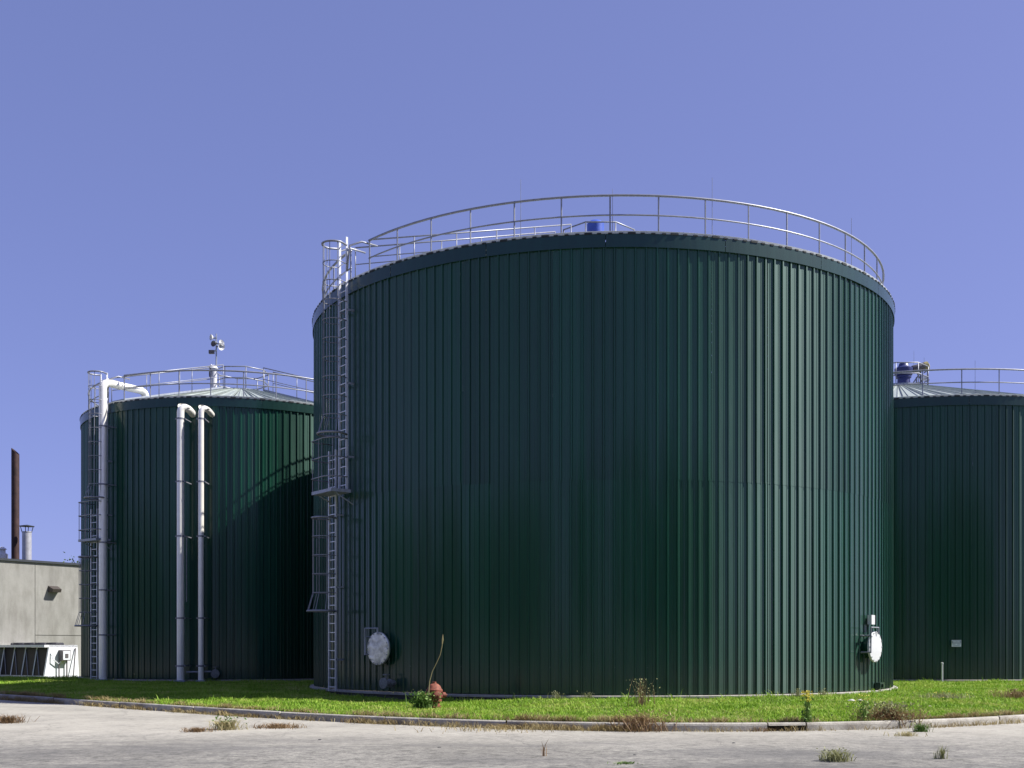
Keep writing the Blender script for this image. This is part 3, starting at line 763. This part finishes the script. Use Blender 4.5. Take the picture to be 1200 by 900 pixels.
m = MB(); m.box((2.75, 4.2, hw - 0.12), (24.4, 7.8, 0.1)); roof = m.build('roof', 'dark_flash', bld)
inv = Matrix.Rotation(-math.atan2(wd_.y, wd_.x), 3, 'Z')
def bl(x, y, Y): return inv @ (place(x, y, Y) - P0)
lp = bl(62, 691, 62.5)
sx = bl(18, 600, 63.5)
m = MB()
ztop = EYE + (759 - 531) / FPX * 63.5
n = 18; r = 0.215; vv = []; ff = []
for (z, sl) in ((hw - 0.2, 0), (8.9, 0), (ztop - 0.1, 0), (ztop + 0.1, 0.9)):
    for k in range(n):
        a = 2 * PI * k / n + 0.0
        c = math.cos(a - math.atan2(wd_.y, wd_.x)) 
        vv.append((sx.x + r * math.cos(a), sx.y + r * math.sin(a), z - sl * r * (math.cos(a + math.atan2(wd_.y, wd_.x)))))
for i in range(3):
    for k in range(n):
        k2 = (k + 1) % n; ff.append((i * n + k, i * n + k2, (i + 1) * n + k2, (i + 1) * n + k))
m.add(vv, ff); st = smooth_angle(m.build('exhaust_stack', 'rusty_steel', roof), 50); st['label'] = 'tall rusty brown exhaust stack with slanted top'
cx_ = bl(31.5, 640, 63.0)
zt = EYE + (759 - 624) / FPX * 63
m = MB(); m.lathe([(0.25, hw - 0.2), (0.25, zt), (0.27, zt + 0.01), (0.27, zt + 0.05), (0.2, zt + 0.05)], 16, Matrix.Translation((cx_.x, cx_.y, 0))); ch = smooth_angle(m.build('chimney', 'chimney_steel', roof)); ch['label'] = 'short grey chimney with a flat rain cap'
m = MB(); m.lathe([(0.40, zt + 0.33), (0.40, zt + 0.36), (0.05, zt + 0.43)], 16, Matrix.Translation((cx_.x, cx_.y, 0)))
for k in range(4):
    a = PI / 4 + k * PI / 2; m.tube([(cx_.x + .25 * math.cos(a), cx_.y + .25 * math.sin(a), zt), (cx_.x + .34 * math.cos(a), cx_.y + .34 * math.sin(a), zt + .34)], 0.022, 5)
m.build('rain_cap', 'dark_flash', roof)
cv = bl(2.5, 645, 63.2)
zc = EYE + (759 - 652) / FPX * 63.2
m = MB(); m.lathe([(0.30, hw - 0.2), (0.30, zc + 0.12), (0.22, zc + 0.18), (0.18, zc + 0.2), (0.18, zc + 0.38), (0.26, zc + 0.40), (0.1, zc + 0.52), (0.02, zc + 0.54)], 14, Matrix.Translation((cv.x, cv.y, 0))); m.build('roof_cowl', 'white_paint', roof)
# wedge shaped wall lamp
m = MB()
lx, lz = lp.x, lp.z
m.add([(lx - .3, 0, lz + .2), (lx + .3, 0, lz + .2), (lx + .3, 0, lz - .15), (lx - .3, 0, lz - .15), (lx - .26, -.42, lz + .02), (lx + .26, -.42, lz + .02), (lx + .26, -.36, lz - .15), (lx - .26, -.36, lz - .15)], [(0, 1, 5, 4), (4, 5, 6, 7), (7, 6, 2, 3), (0, 4, 7, 3), (1, 2, 6, 5)])
m.build('wall_lamp', 'lamp_dark', bld)

# ------------------------------------------------------------------ condenser unit before the building
ux = Vector((0.82, -0.57, 0)).normalized()
ucorner = place(52, 795, 57.5); ZG = -0.36
unit = thing('condenser_unit', 'white condenser unit with dark coil bays before the concrete building', 'condenser', (ucorner.x, ucorner.y, ZG), math.atan2(ux.y, ux.x))
# local: +x towards the end panel (right), -y is the dark coil side; length runs to -x
UH = 1.72; UL = 6.2; UD = 1.9
m = MB(); m.box((-UL / 2, UD / 2, UH - 0.06), (UL, UD, 0.12)); m.box((-UL / 2, UD / 2, 0.08), (UL, UD, 0.12)); frame = m.build('frame', 'unit_white', unit)
bw = 1.0
for i in range(6):
    x1 = -0.08 - i * bw; x0 = x1 - bw + 0.06
    m = MB(); m.add([(x0, 0.30, UH - .13), (x1, 0.30, UH - .13), (x1, 0.04, .15), (x0, 0.04, .15)], [(0, 3, 2, 1)])
    m.box(((x0 + x1) / 2, 0.9, UH / 2), (x1 - x0, 0.9, UH - 0.3)); cp = m.build('coil_panel', 'coil_black', unit)
    m = MB(); m.tube([(x1 + 0.03, 0.27, UH - .1), (x1 + 0.03, 0.0, .1)], 0.035, 4); m.build('upright', 'unit_white', unit)
    m = MB(); m.tube([(x0, 0.24, UH - .25), (x0 + .55, 0.0, .15)], 0.02, 4); m.build('diagonal_brace', 'galvanised', unit)
    m = MB(); m.lathe([(0.44, UH), (0.44, UH + 0.07), (0.40, UH + 0.12), (0.05, UH + 0.13)], 14, Matrix.Translation(((x0 + x1) / 2, UD / 2, 0))); m.build('fan_cowl', 'coil_black', unit)
m = MB(); m.add([(0, 0.28, UH), (0, UD, UH), (0, UD + 0.1, 0.02), (0, -0.02, 0.02), (-.04, 0.28, UH), (-.04, UD, UH), (-.04, UD + 0.1, 0.02), (-.04, -0.02, 0.02)], [(0, 3, 2, 1), (4, 5, 6, 7), (0, 1, 5, 4), (1, 2, 6, 5), (2, 3, 7, 6), (3, 0, 4, 7)]); m.build('end_panel', 'unit_white', unit)
m = MB(); m.box((0.16, 1.05, 1.18), (0.30, 0.50, 0.55)); cb = m.build('control_box', 'motor_grey', unit)
m = MB(); m.box((0.325, 1.05, 1.18), (0.03, 0.40, 0.45)); m.build('box_door', 'unit_white', cb)
m = MB(); m.box((0.35, 1.05, 1.16), (0.02, 0.18, 0.22)); m.build('gauge', 'motor_grey', cb)
for yy in (0.75, 1.2): 
    m = MB(); m.tube([(0.12, yy, 0.9), (0.12, yy, 0.0)], 0.035, 6); m.build('conduit', 'motor_grey', unit)
m = MB(); m.tube([(0.05, 1.75, 1.55), (0.3, 1.45, 0.0)], 0.03, 6); m.build('brace', 'motor_grey', unit)
m = MB(); m.tube([(0.02, .35, 1.3), (0.15, .42, .95), (.15, .7, .75), (.14, .95, .95)], 0.03, 6); m.build('cable', 'unit_white', unit)

# ------------------------------------------------------------------ tree behind the building
tp = place(88, 700, 84); tz = -0.75
tree = thing('leafy_tree', 'green treetop just showing above the concrete building', 'tree', (tp.x + 0.5, tp.y, tz))
m = MB()
topz = EYE + (759 - 651) / FPX * 84 - tz - 0.5
m.tube([(0, 0, 0), (0.05, 0, 2), (-.05, .1, 4), (0, 0, topz * .85)], [.22, .18, .13, .04], 10)
for k in range(9):
    a = k * 2.4; z = 2.2 + k * 0.45; L = 1.9 - k * 0.12
    m.tube([(0, 0, z), (L * .5 * math.cos(a), L * .5 * math.sin(a), z + .5), (L * math.cos(a), L * math.sin(a), z + 1.1)], [.07, .05, .015], 6)
m.build('trunk', 'bark', tree, True)
def leaves(n, fn, size):
    c = fn(n); N = len(c)
    a = rng.normal(size=(N, 3)); a /= np.linalg.norm(a, axis=1)[:, None]
    b = rng.normal(size=(N, 3)); b -= a * (a * b).sum(1)[:, None]; b /= np.linalg.norm(b, axis=1)[:, None]
    s = size * rng.uniform(.6, 1.3, (N, 1))
    v = np.stack([c - a * s, c - b * s * .5, c + a * s, c + b * s * .5], 1).reshape(-1, 3)
    f = np.arange(N * 4).reshape(-1, 4)
    return v, f
def npmesh(name, v, f, mat, parent=None, loc=None):
    me = bpy.data.meshes.new(name); nf, k = f.shape
    me.vertices.add(len(v)); me.vertices.foreach_set('co', np.asarray(v, np.float32).ravel())
    me.loops.add(nf * k); me.loops.foreach_set('vertex_index', f.astype(np.int32).ravel())
    me.polygons.add(nf); me.polygons.foreach_set('loop_start', (np.arange(nf) * k).astype(np.int32)); me.polygons.foreach_set('loop_total', np.full(nf, k, np.int32))
    me.update(calc_edges=True); me.validate(); me.materials.append(MATS[mat])
    return link(name, me, parent, loc)
def crown(n):
    k = 40; cc = rng.normal(size=(k, 3)); cc /= np.linalg.norm(cc, axis=1)[:, None]; cc *= rng.uniform(.4, 1, (k, 1)) * np.array([2.0, 2.0, 2.2]); cc[:, 2] += topz - 2.5
    i = rng.integers(0, k, n); return cc[i] + rng.normal(size=(n, 3)) * 0.38
v, f = leaves(9000, crown, 0.10); npmesh('crown', v, f, 'tree_leaves', tree)['kind'] = 'stuff'

# ------------------------------------------------------------------ hydrant
hp = place(509, 824, 25.6); hz = float(lawnZ(hp.x, hp.y))
hyd = thing('fire_hydrant', 'rusty red fire hydrant in the grass before the large tank', 'hydrant', (hp.x, hp.y, hz - 0.02), R(25)); hyd.scale = (1.3, 1.3, 1.05)
m = MB(); m.lathe([(0.13, -0.05), (0.13, 0.06), (0.10, 0.07), (0.095, 0.16), (0.13, 0.17), (0.13, 0.21), (0.10, 0.22), (0.10, 0.36), (0.145, 0.38), (0.145, 0.42), (0.125, 0.44), (0.105, 0.50), (0.06, 0.545), (0.035, 0.555), (0.035, 0.59), (0.01, 0.592)], 18); smooth_angle(m.build('barrel', 'hydrant_rust', hyd), 40)
for dv, rr, L, nm in (((1, 0, 0), 0.055, 0.21, 'hose_nozzle'), ((-1, 0, 0), 0.055, 0.20, 'hose_nozzle'), ((0, -1, 0), 0.075, 0.20, 'pump_nozzle')):
    M = Vector(dv).to_track_quat('Z', 'Y').to_matrix().to_4x4(); M.translation = (0, 0, 0.30)
    m = MB(); m.lathe([(rr * .8, 0.05), (rr * .8, L - 0.07), (rr * 1.15, L - 0.065), (rr * 1.15, L - 0.01), (rr * .8, L), (rr * .3, L + .005), (rr * .3, L + .03)], 12, M); smooth_angle(m.build(nm, 'hydrant_rust', hyd), 40)

# ------------------------------------------------------------------ vegetation
def blades(P, h, w_, lean, segs=1):
    """N grass blades as tapered bent strips (2 segments -> 2 quads collapsed to tri at the tip)"""
    N = len(P); a = rng.uniform(0, 2 * PI, N)
    d = np.stack([np.cos(a), np.sin(a), 0 * a], 1); s = np.stack([-np.sin(a), np.cos(a), 0 * a], 1)
    b = rng.uniform(0, 2 * PI, N); s = np.stack([np.cos(b), np.sin(b), 0 * b], 1)
    h = np.asarray(h).reshape(-1, 1) * np.ones((N, 1)); w_ = np.asarray(w_).reshape(-1, 1) * np.ones((N, 1)); lean = np.asarray(lean).reshape(-1, 1) * np.ones((N, 1))
    up = np.array([[0, 0, 1.0]])
    m = P + up * h * 0.55 + d * lean * h * 0.3; t = P + up * h * (1 - 0.25 * lean) + d * lean * h
    v = np.stack([P - s * w_ / 2, P + s * w_ / 2, m - s * w_ * .36, m + s * w_ * .36, t], 1).reshape(-1, 3)
    base = (np.arange(N) * 5)[:, None]
    tri = np.concatenate([base + np.array([[0, 1, 3]]), base + np.array([[0, 3, 2]]), base + np.array([[2, 3, 4]])], 0)
    return v, tri
def in_tank(X, Y, pad=0.2):
    k = np.zeros(len(X), bool)
    for (c, r) in ((C1, R1), (C2, R2), (C3, R3)): k |= (X - c[0]) ** 2 + (Y - c[1]) ** 2 < (r + pad) ** 2
    return k
# lawn blades over the part of the turf the place shows
N = 520000
X = rng.uniform(-27, 19, N); dpt = rng.uniform(0, 1, N) ** 1.35 * 26
Y = kerbY(X) + 0.19 + dpt
ok = (~in_tank(X, Y)) & (Y < 52) & (np.abs(X) < 0.55 * Y) & ~((Y > 38) & (X > -5) & (X < 7))
X, Y = X[ok], Y[ok]
dk = Y - kerbY(X)
tuft = 0.5 + 0.5 * np.sin(X * 3.1 + 1.7 * np.sin(Y * 2.3)) * np.sin(Y * 2.7 + 1.3 * np.sin(X * 1.9))
hh = rng.uniform(0.04, 0.10, len(X)) * (0.6 + 0.8 * tuft ** 2)
hh = np.where(rng.uniform(0, 1, len(X)) < .02, hh * 1.8, hh)
edge = np.zeros(len(X), bool)
for (c, r) in ((C1, R1), (C2, R2), (C3, R3)): edge |= (X - c[0]) ** 2 + (Y - c[1]) ** 2 < (r + 0.42) ** 2
hh = np.where(edge & (rng.uniform(0, 1, len(X)) < .25), hh * 1.9, hh)
v, f = blades(np.stack([X, Y, lawnZ(X, Y) - 0.01], 1), hh, rng.uniform(0.010, 0.022, len(X)) * (0.6 + Y / 40), rng.uniform(0.2, 0.9, len(X)))
tag(npmesh('grass', v, f, 'lawn_blades'), 'short bright green grass of the lawn', 'grass', kind='stuff')
# dry grass along the kerb, both on the lawn edge and in the gutter
N = 60000
X = rng.uniform(-24, 15, N); side = rng.uniform(0, 1, N) < 0.6
dens = 0.5 + 0.5 * np.sin(X * 1.3) * np.sin(X * 0.47 + 1) + 0.25 * np.sin(X * 4.1)
keep = rng.uniform(0, 1, N) < np.clip(dens, 0.05, 1) * np.where((X > 2.0) & ~side, 0.35, 1.0)
X, side = X[keep], side[keep]
Y = np.where(side, kerbY(X) + 0.17 + np.abs(rng.normal(0, 0.10, len(X))), kerbY(X) - np.abs(rng.normal(0, 0.10, len(X))) - 0.01)
Z = np.where(side, lawnZ(X, Y), ROAD)
v, f = blades(np.stack([X, Y, Z - 0.01], 1), rng.uniform(0.03, 0.16, len(X)) * (0.6 + 0.7 * np.abs(np.sin(X * 2.3 + np.sin(X * 5.1)))), rng.uniform(0.007, 0.014, len(X)), rng.uniform(0.3, 1.3, len(X)))
tag(npmesh('dry_grass', v, f, 'dry_grass'), 'dry straw coloured grass growing along the kerb', 'grass', kind='stuff')

def clump(name, label, px, py, Y, kind, n, h, spread, mat, cat='weed', z=None, lean=(0.3, 1.2), width=(0.008, 0.016), group=None, tips=None, leaf=None):
    p = place(px, py, Y); h *= 0.88; spread *= 0.88
    if z is None: z = ROAD if p.y < float(kerbY(p.x)) else float(lawnZ(p.x, p.y))
    root = thing(name, label, cat, (p.x, p.y, z), 0, group or 'weeds on the road, kerb and lawn')
    r = np.abs(rng.normal(0, spread * .5, n)); a = rng.uniform(0, 2 * PI, n)
    P = np.stack([r * np.cos(a), r * np.sin(a) * .8, np.full(n, -0.01)], 1)
    v, f = blades(P, rng.uniform(h * .45, h, n), rng.uniform(*width, n), rng.uniform(*lean, n))
    npmesh('stems', v, f, mat, root)['kind'] = 'stuff'
    if leaf:
        k = leaf[1]
        def fn(m_):
            rr = np.abs(rng.normal(0, spread * .55, m_)); aa = rng.uniform(0, 2 * PI, m_)
            return np.stack([rr * np.cos(aa), rr * np.sin(aa), rng.uniform(0.1, 1, m_) * h * .85], 1)
        v, f = leaves(k, fn, leaf[2]); npmesh('leaves', v, f, leaf[0], root)['kind'] = 'stuff'
    if tips:
        def fn2(m_):
            return np.stack([rng.normal(0, spread * tips[3], m_) + tips[4], rng.normal(0, spread * tips[3], m_), h * rng.uniform(.72, 1.0, m_)], 1)
        v, f = leaves(tips[1], fn2, tips[2]); npmesh('flower_head', v, f, tips[0], root)['kind'] = 'stuff'
    return root
def yroad(py): return (EYE - ROAD) * FPX / (py - 759)
clump('weed_clump', 'straw and green weed tuft in the road, beside the brown patch', 265, 855, yroad(855), 0, 420, 0.34, 0.32, 'straw', lean=(.5, 1.7), leaf=('weed_green', 90, .03))
clump('weed_clump', 'low brown weed patch joined to the straw tuft on the road', 231, 857.5, yroad(857.5), 0, 260, 0.16, 0.36, 'brown_weed', lean=(.6, 2))
clump('weed_clump', 'long flat reddish brown weed patch on the road near the kerb', 325, 853, yroad(853), 0, 520, 0.17, 0.55, 'brown_weed', lean=(.5, 1.8))
clump('weed_clump', 'reddish sprawling weed at the left edge of the road', 8, 847, yroad(847), 0, 330, 0.30, 0.5, 'brown_weed', lean=(.7, 2.2))
clump('weed_clump', 'large bushy brown weed growing over the kerb at the right', 1040, 853, float(kerbY(7.6)) + 0.08, 0, 900, 0.56, 0.66, 'brown_weed', z=KT - 0.1, lean=(.2, 1.7), leaf=('pale_weed', 900, .03))
clump('weed_clump', 'reddish brown weed rising over the kerb in the middle', 752, 855, float(kerbY(2.6)) + 0.1, 0, 600, 0.46, 0.7, 'brown_weed', z=KT - 0.12, lean=(.2, 1.6), leaf=('dry_grass', 260, .025))
clump('weed_clump', 'tall thin seeding weed behind the reddish kerb weed', 752, 840, 24.4, 0, 60, 0.80, 0.35, 'brown_weed', lean=(.05, .3), leaf=('pale_weed', 160, .025))
clump('goldenrod', 'yellow flowered stalk in the kerb at the storm drain', 946, 856, float(kerbY(5.8)) - 0.03, 0, 40, 0.78, 0.12, 'weed_green', cat='wildflower', z=ROAD, lean=(.02, .15), leaf=('weed_green', 150, .035), tips=('yellow_flower', 90, .022, .5, 0))
clump('wild_plant', 'slender green weed with few yellow heads beside the bushy weed', 1012, 853, float(kerbY(7.0)) - 0.02, 0, 46, 0.72, 0.22, 'weed_green', z=ROAD, lean=(.05, .3), leaf=('weed_green', 120, .03), tips=('yellow_flower', 40, .02, .6, 0))
clump('weed_clump', 'pale green tuft low in the road at the right front', 980, 892, yroad(892), 0, 300, 0.24, 0.22, 'pale_weed', lean=(.4, 1.3), leaf=('pale_weed', 80, .02))
clump('weed_clump', 'small wispy pale sprig on the road at far right', 1104, 889, yroad(889), 0, 60, 0.26, 0.10, 'pale_weed', lean=(.1, .7))
clump('weed_clump', 'tiny flat dark green tuft in the road, bottom middle', 733, 895, yroad(895), 0, 110, 0.07, 0.2, 'weed_green', lean=(.6, 1.6))
clump('weed_clump', 'single upright dark sprig on the open road', 637, 886, yroad(886), 0, 7, 0.36, 0.04, 'brown_weed', lean=(.1, .35), width=(.012, .02))
clump('weed_clump', 'small yellow green tuft in front of the bushy kerb weed', 1079, 857, yroad(857.5), 0, 160, 0.26, 0.18, 'weed_green', lean=(.3, 1.2))
clump('weed_clump', 'low straw tuft on the road below the bushy kerb weed', 1062, 862, yroad(862.5), 0, 150, 0.15, 0.28, 'straw', lean=(.5, 1.6))
clump('weed_clump', 'little brown tuft at the kerb face by the right edge', 1160, 848.5, float(kerbY(10.6)) - 0.06, 0, 220, 0.2, 0.45, 'brown_weed', z=ROAD, lean=(.4, 1.4))
clump('weed_clump', 'patch of flowering weeds in the lawn before the right tank', 1105, 826, 27.5, 0, 500, 0.28, 0.9, 'pale_weed', lean=(.1, .8), leaf=('yellow_flower', 90, .02))
clump('weed_clump', 'brownish dry weed patch on the lawn at the right edge', 1190, 825, 28.5, 0, 600, 0.30, 0.8, 'dry_grass', lean=(.1, .9), leaf=('brown_weed', 150, .03))
clump('weed_clump', 'yellow weed growing from the kerb behind the straw tuft', 275, 843, float(kerbY(-7.0)) + .05, 0, 260, 0.30, 0.5, 'dry_grass', z=KT - .12, lean=(.2, 1.1))
clump('weed_clump', 'dry yellow weed at the kerb right of the brown patch', 382, 845, float(kerbY(-4.2)) - .03, 0, 420, 0.26, 0.5, 'dry_grass', z=ROAD, lean=(.2, 1.2))
clump('weed_clump', 'brown dry weed at the kerb below the silver foil hatch', 425, 848, float(kerbY(-3.3)) - .03, 0, 320, 0.2, 0.5, 'brown_weed', z=ROAD, lean=(.2, 1.2))
clump('weed_clump', 'wide band of low brown weeds along the kerb below hydrant', 590, 853, float(kerbY(-.1)) - .05, 0, 900, 0.16, 1.6, 'dry_grass', z=ROAD, lean=(.4, 1.5))
clump('weed_clump', 'brown growth in the kerb gap left of the storm drain', 890, 856, float(kerbY(4.95)) - .03, 0, 260, 0.14, 0.4, 'brown_weed', z=ROAD, lean=(.4, 1.4))
clump('leafy_weed', 'leafy green weeds hugging the left of the hydrant', 496, 826, 25.3, 0, 170, 0.50, 0.34, 'weed_green', lean=(.1, .7), width=(.014, .03), leaf=('weed_green', 260, .05), tips=('pale_weed', 14, .025, .8, -.15))
st_ = place(503, 826, 25.35)
root = thing('grass_stalk', 'single tall bleached grass stalk curving up beside the hydrant', 'grass stalk', (st_.x, st_.y, float(lawnZ(st_.x, st_.y))))
pts = [place(x, y, 25.35) - Vector((st_.x, st_.y, float(lawnZ(st_.x, st_.y)))) for x, y in ((502, 826), (502.5, 808), (503.5, 798), (506.5, 787), (512, 776), (516, 767), (518, 757), (519, 745))]
m = MB(); m.tube(pts, [.012, .011, .010, .009, .009, .008, .008, .006], 6); m.build('stem', 'straw', root)
m = MB(); m.tube([pts[-2] + (pts[-1] - pts[-2]) * .2, pts[-2] + (pts[-1] - pts[-2]) * .6, pts[-1] + Vector((0, 0, .03))], [.012, .019, .004], 6); m.build('seed_head', 'straw', root)
# weeds against the foundation
k = 0
for px_, py_, lab in ((652, 815, 'pale weed tuft against the base of the large tank, mid front'), (690, 815, 'second weed tuft against the base of the large tank'), (935, 812, 'sparse weed tuft against the sunlit base of the tank'), (965, 812, 'small weed tuft beside the sunlit base of the tank')):
    X_ = (px_ - 600) / FPX * 28; ph = math.asin((X_ - C1[0]) / (R1 + .35)); Yb = C1[1] - (R1 + .35) * math.cos(ph)
    clump('weed_clump', lab, px_, py_, Yb, 0, 60, 0.28, 0.25, 'pale_weed', lean=(.1, .7), leaf=('pale_weed', 40, .02))
# stones
def rock(px_, py_, Y, s, label, mat='stone'):
    p = place(px_, py_, Y); z = ROAD if p.y < float(kerbY(p.x)) else float(lawnZ(p.x, p.y)) + 0.03
    m = MB(); N = 10
    prof = [(0.25, -0.15), (0.8, -0.05), (1.0, 0.15), (0.75, 0.42), (0.3, 0.55)]
    m.lathe([(r * s, zz * s) for r, zz in prof], N)
    m.v = [(x * (1 + random.uniform(-.2, .2)) * 1.3, y * (1 + random.uniform(-.2, .2)), z_ * (1 + random.uniform(-.25, .25))) for x, y, z_ in m.v]
    tag(m.build('stone', mat, None, False, (p.x, p.y, z)), label, 'stone', 'loose stones')
rock(998, 829, 25.8, 0.07, 'pale flat stone lying on the lawn near the right manhole')
rock(1008, 828, 25.9, 0.05, 'smaller pale stone beside the flat stone on lawn')
for i, (x, y, lab) in enumerate(((375, 867, 'dark pebble on the road below the brown weeds'), (515, 876, 'dark pebble on the road, middle'), (860, 871, 'dark pebble on the road right of middle'), (744, 885, 'tiny dark pebble near the bottom middle'), (972, 880, 'tiny dark pebble left of the pale tuft'))):
    rock(x, y, yroad(y), 0.022, lab, 'tar')

# ------------------------------------------------------------------ unseen wood behind the viewer, inferred and added to darken the tank reflections
m = MB(); tr = []
for i in range(46):
    x = random.uniform(-16, 60); y = random.uniform(-46, -22); h = random.uniform(13, 20); tr.append((x, y, h))
    m.tube([(x, y, -0.8), (x + .2, y, h * .5), (x, y + .2, h * .9)], [.26, .18, .05], 6)
for i in range(60):                                                  # added trees carried round the left, for olive reflections in the panels
    a = random.uniform(0, 1); x = -16 - 52 * min(1, a * 1.6) - random.uniform(0, 14); y = -34 + 62 * max(0, a - .35) / .65 + random.uniform(-6, 6); h = random.uniform(10, 17); tr.append((x, y, h))
    m.tube([(x, y, -0.8), (x + .2, y, h * .5), (x, y + .2, h * .9)], [.26, .18, .05], 6)
def woodcrown(n):
    i = rng.integers(0, len(tr), n); T = np.array(tr)[i]
    u = rng.normal(size=(n, 3)); u /= np.linalg.norm(u, axis=1)[:, None]; u *= rng.uniform(.3, 1, (n, 1)) ** .5
    return np.stack([T[:, 0] + u[:, 0] * 3.2, T[:, 1] + u[:, 1] * 3.2, T[:, 2] * .56 + u[:, 2] * T[:, 2] * .44 - 0.3], 1)
v, f = leaves(130000, woodcrown, 0.34)
o = m.build('added_woodland', 'bark'); tag(o, 'unseen wood added behind the viewer to darken the tank reflections', 'added_woodland', kind='stuff')
me2 = npmesh('added_woodland_leaves', v, f, 'tree_leaves', o); me2['kind'] = 'stuff'
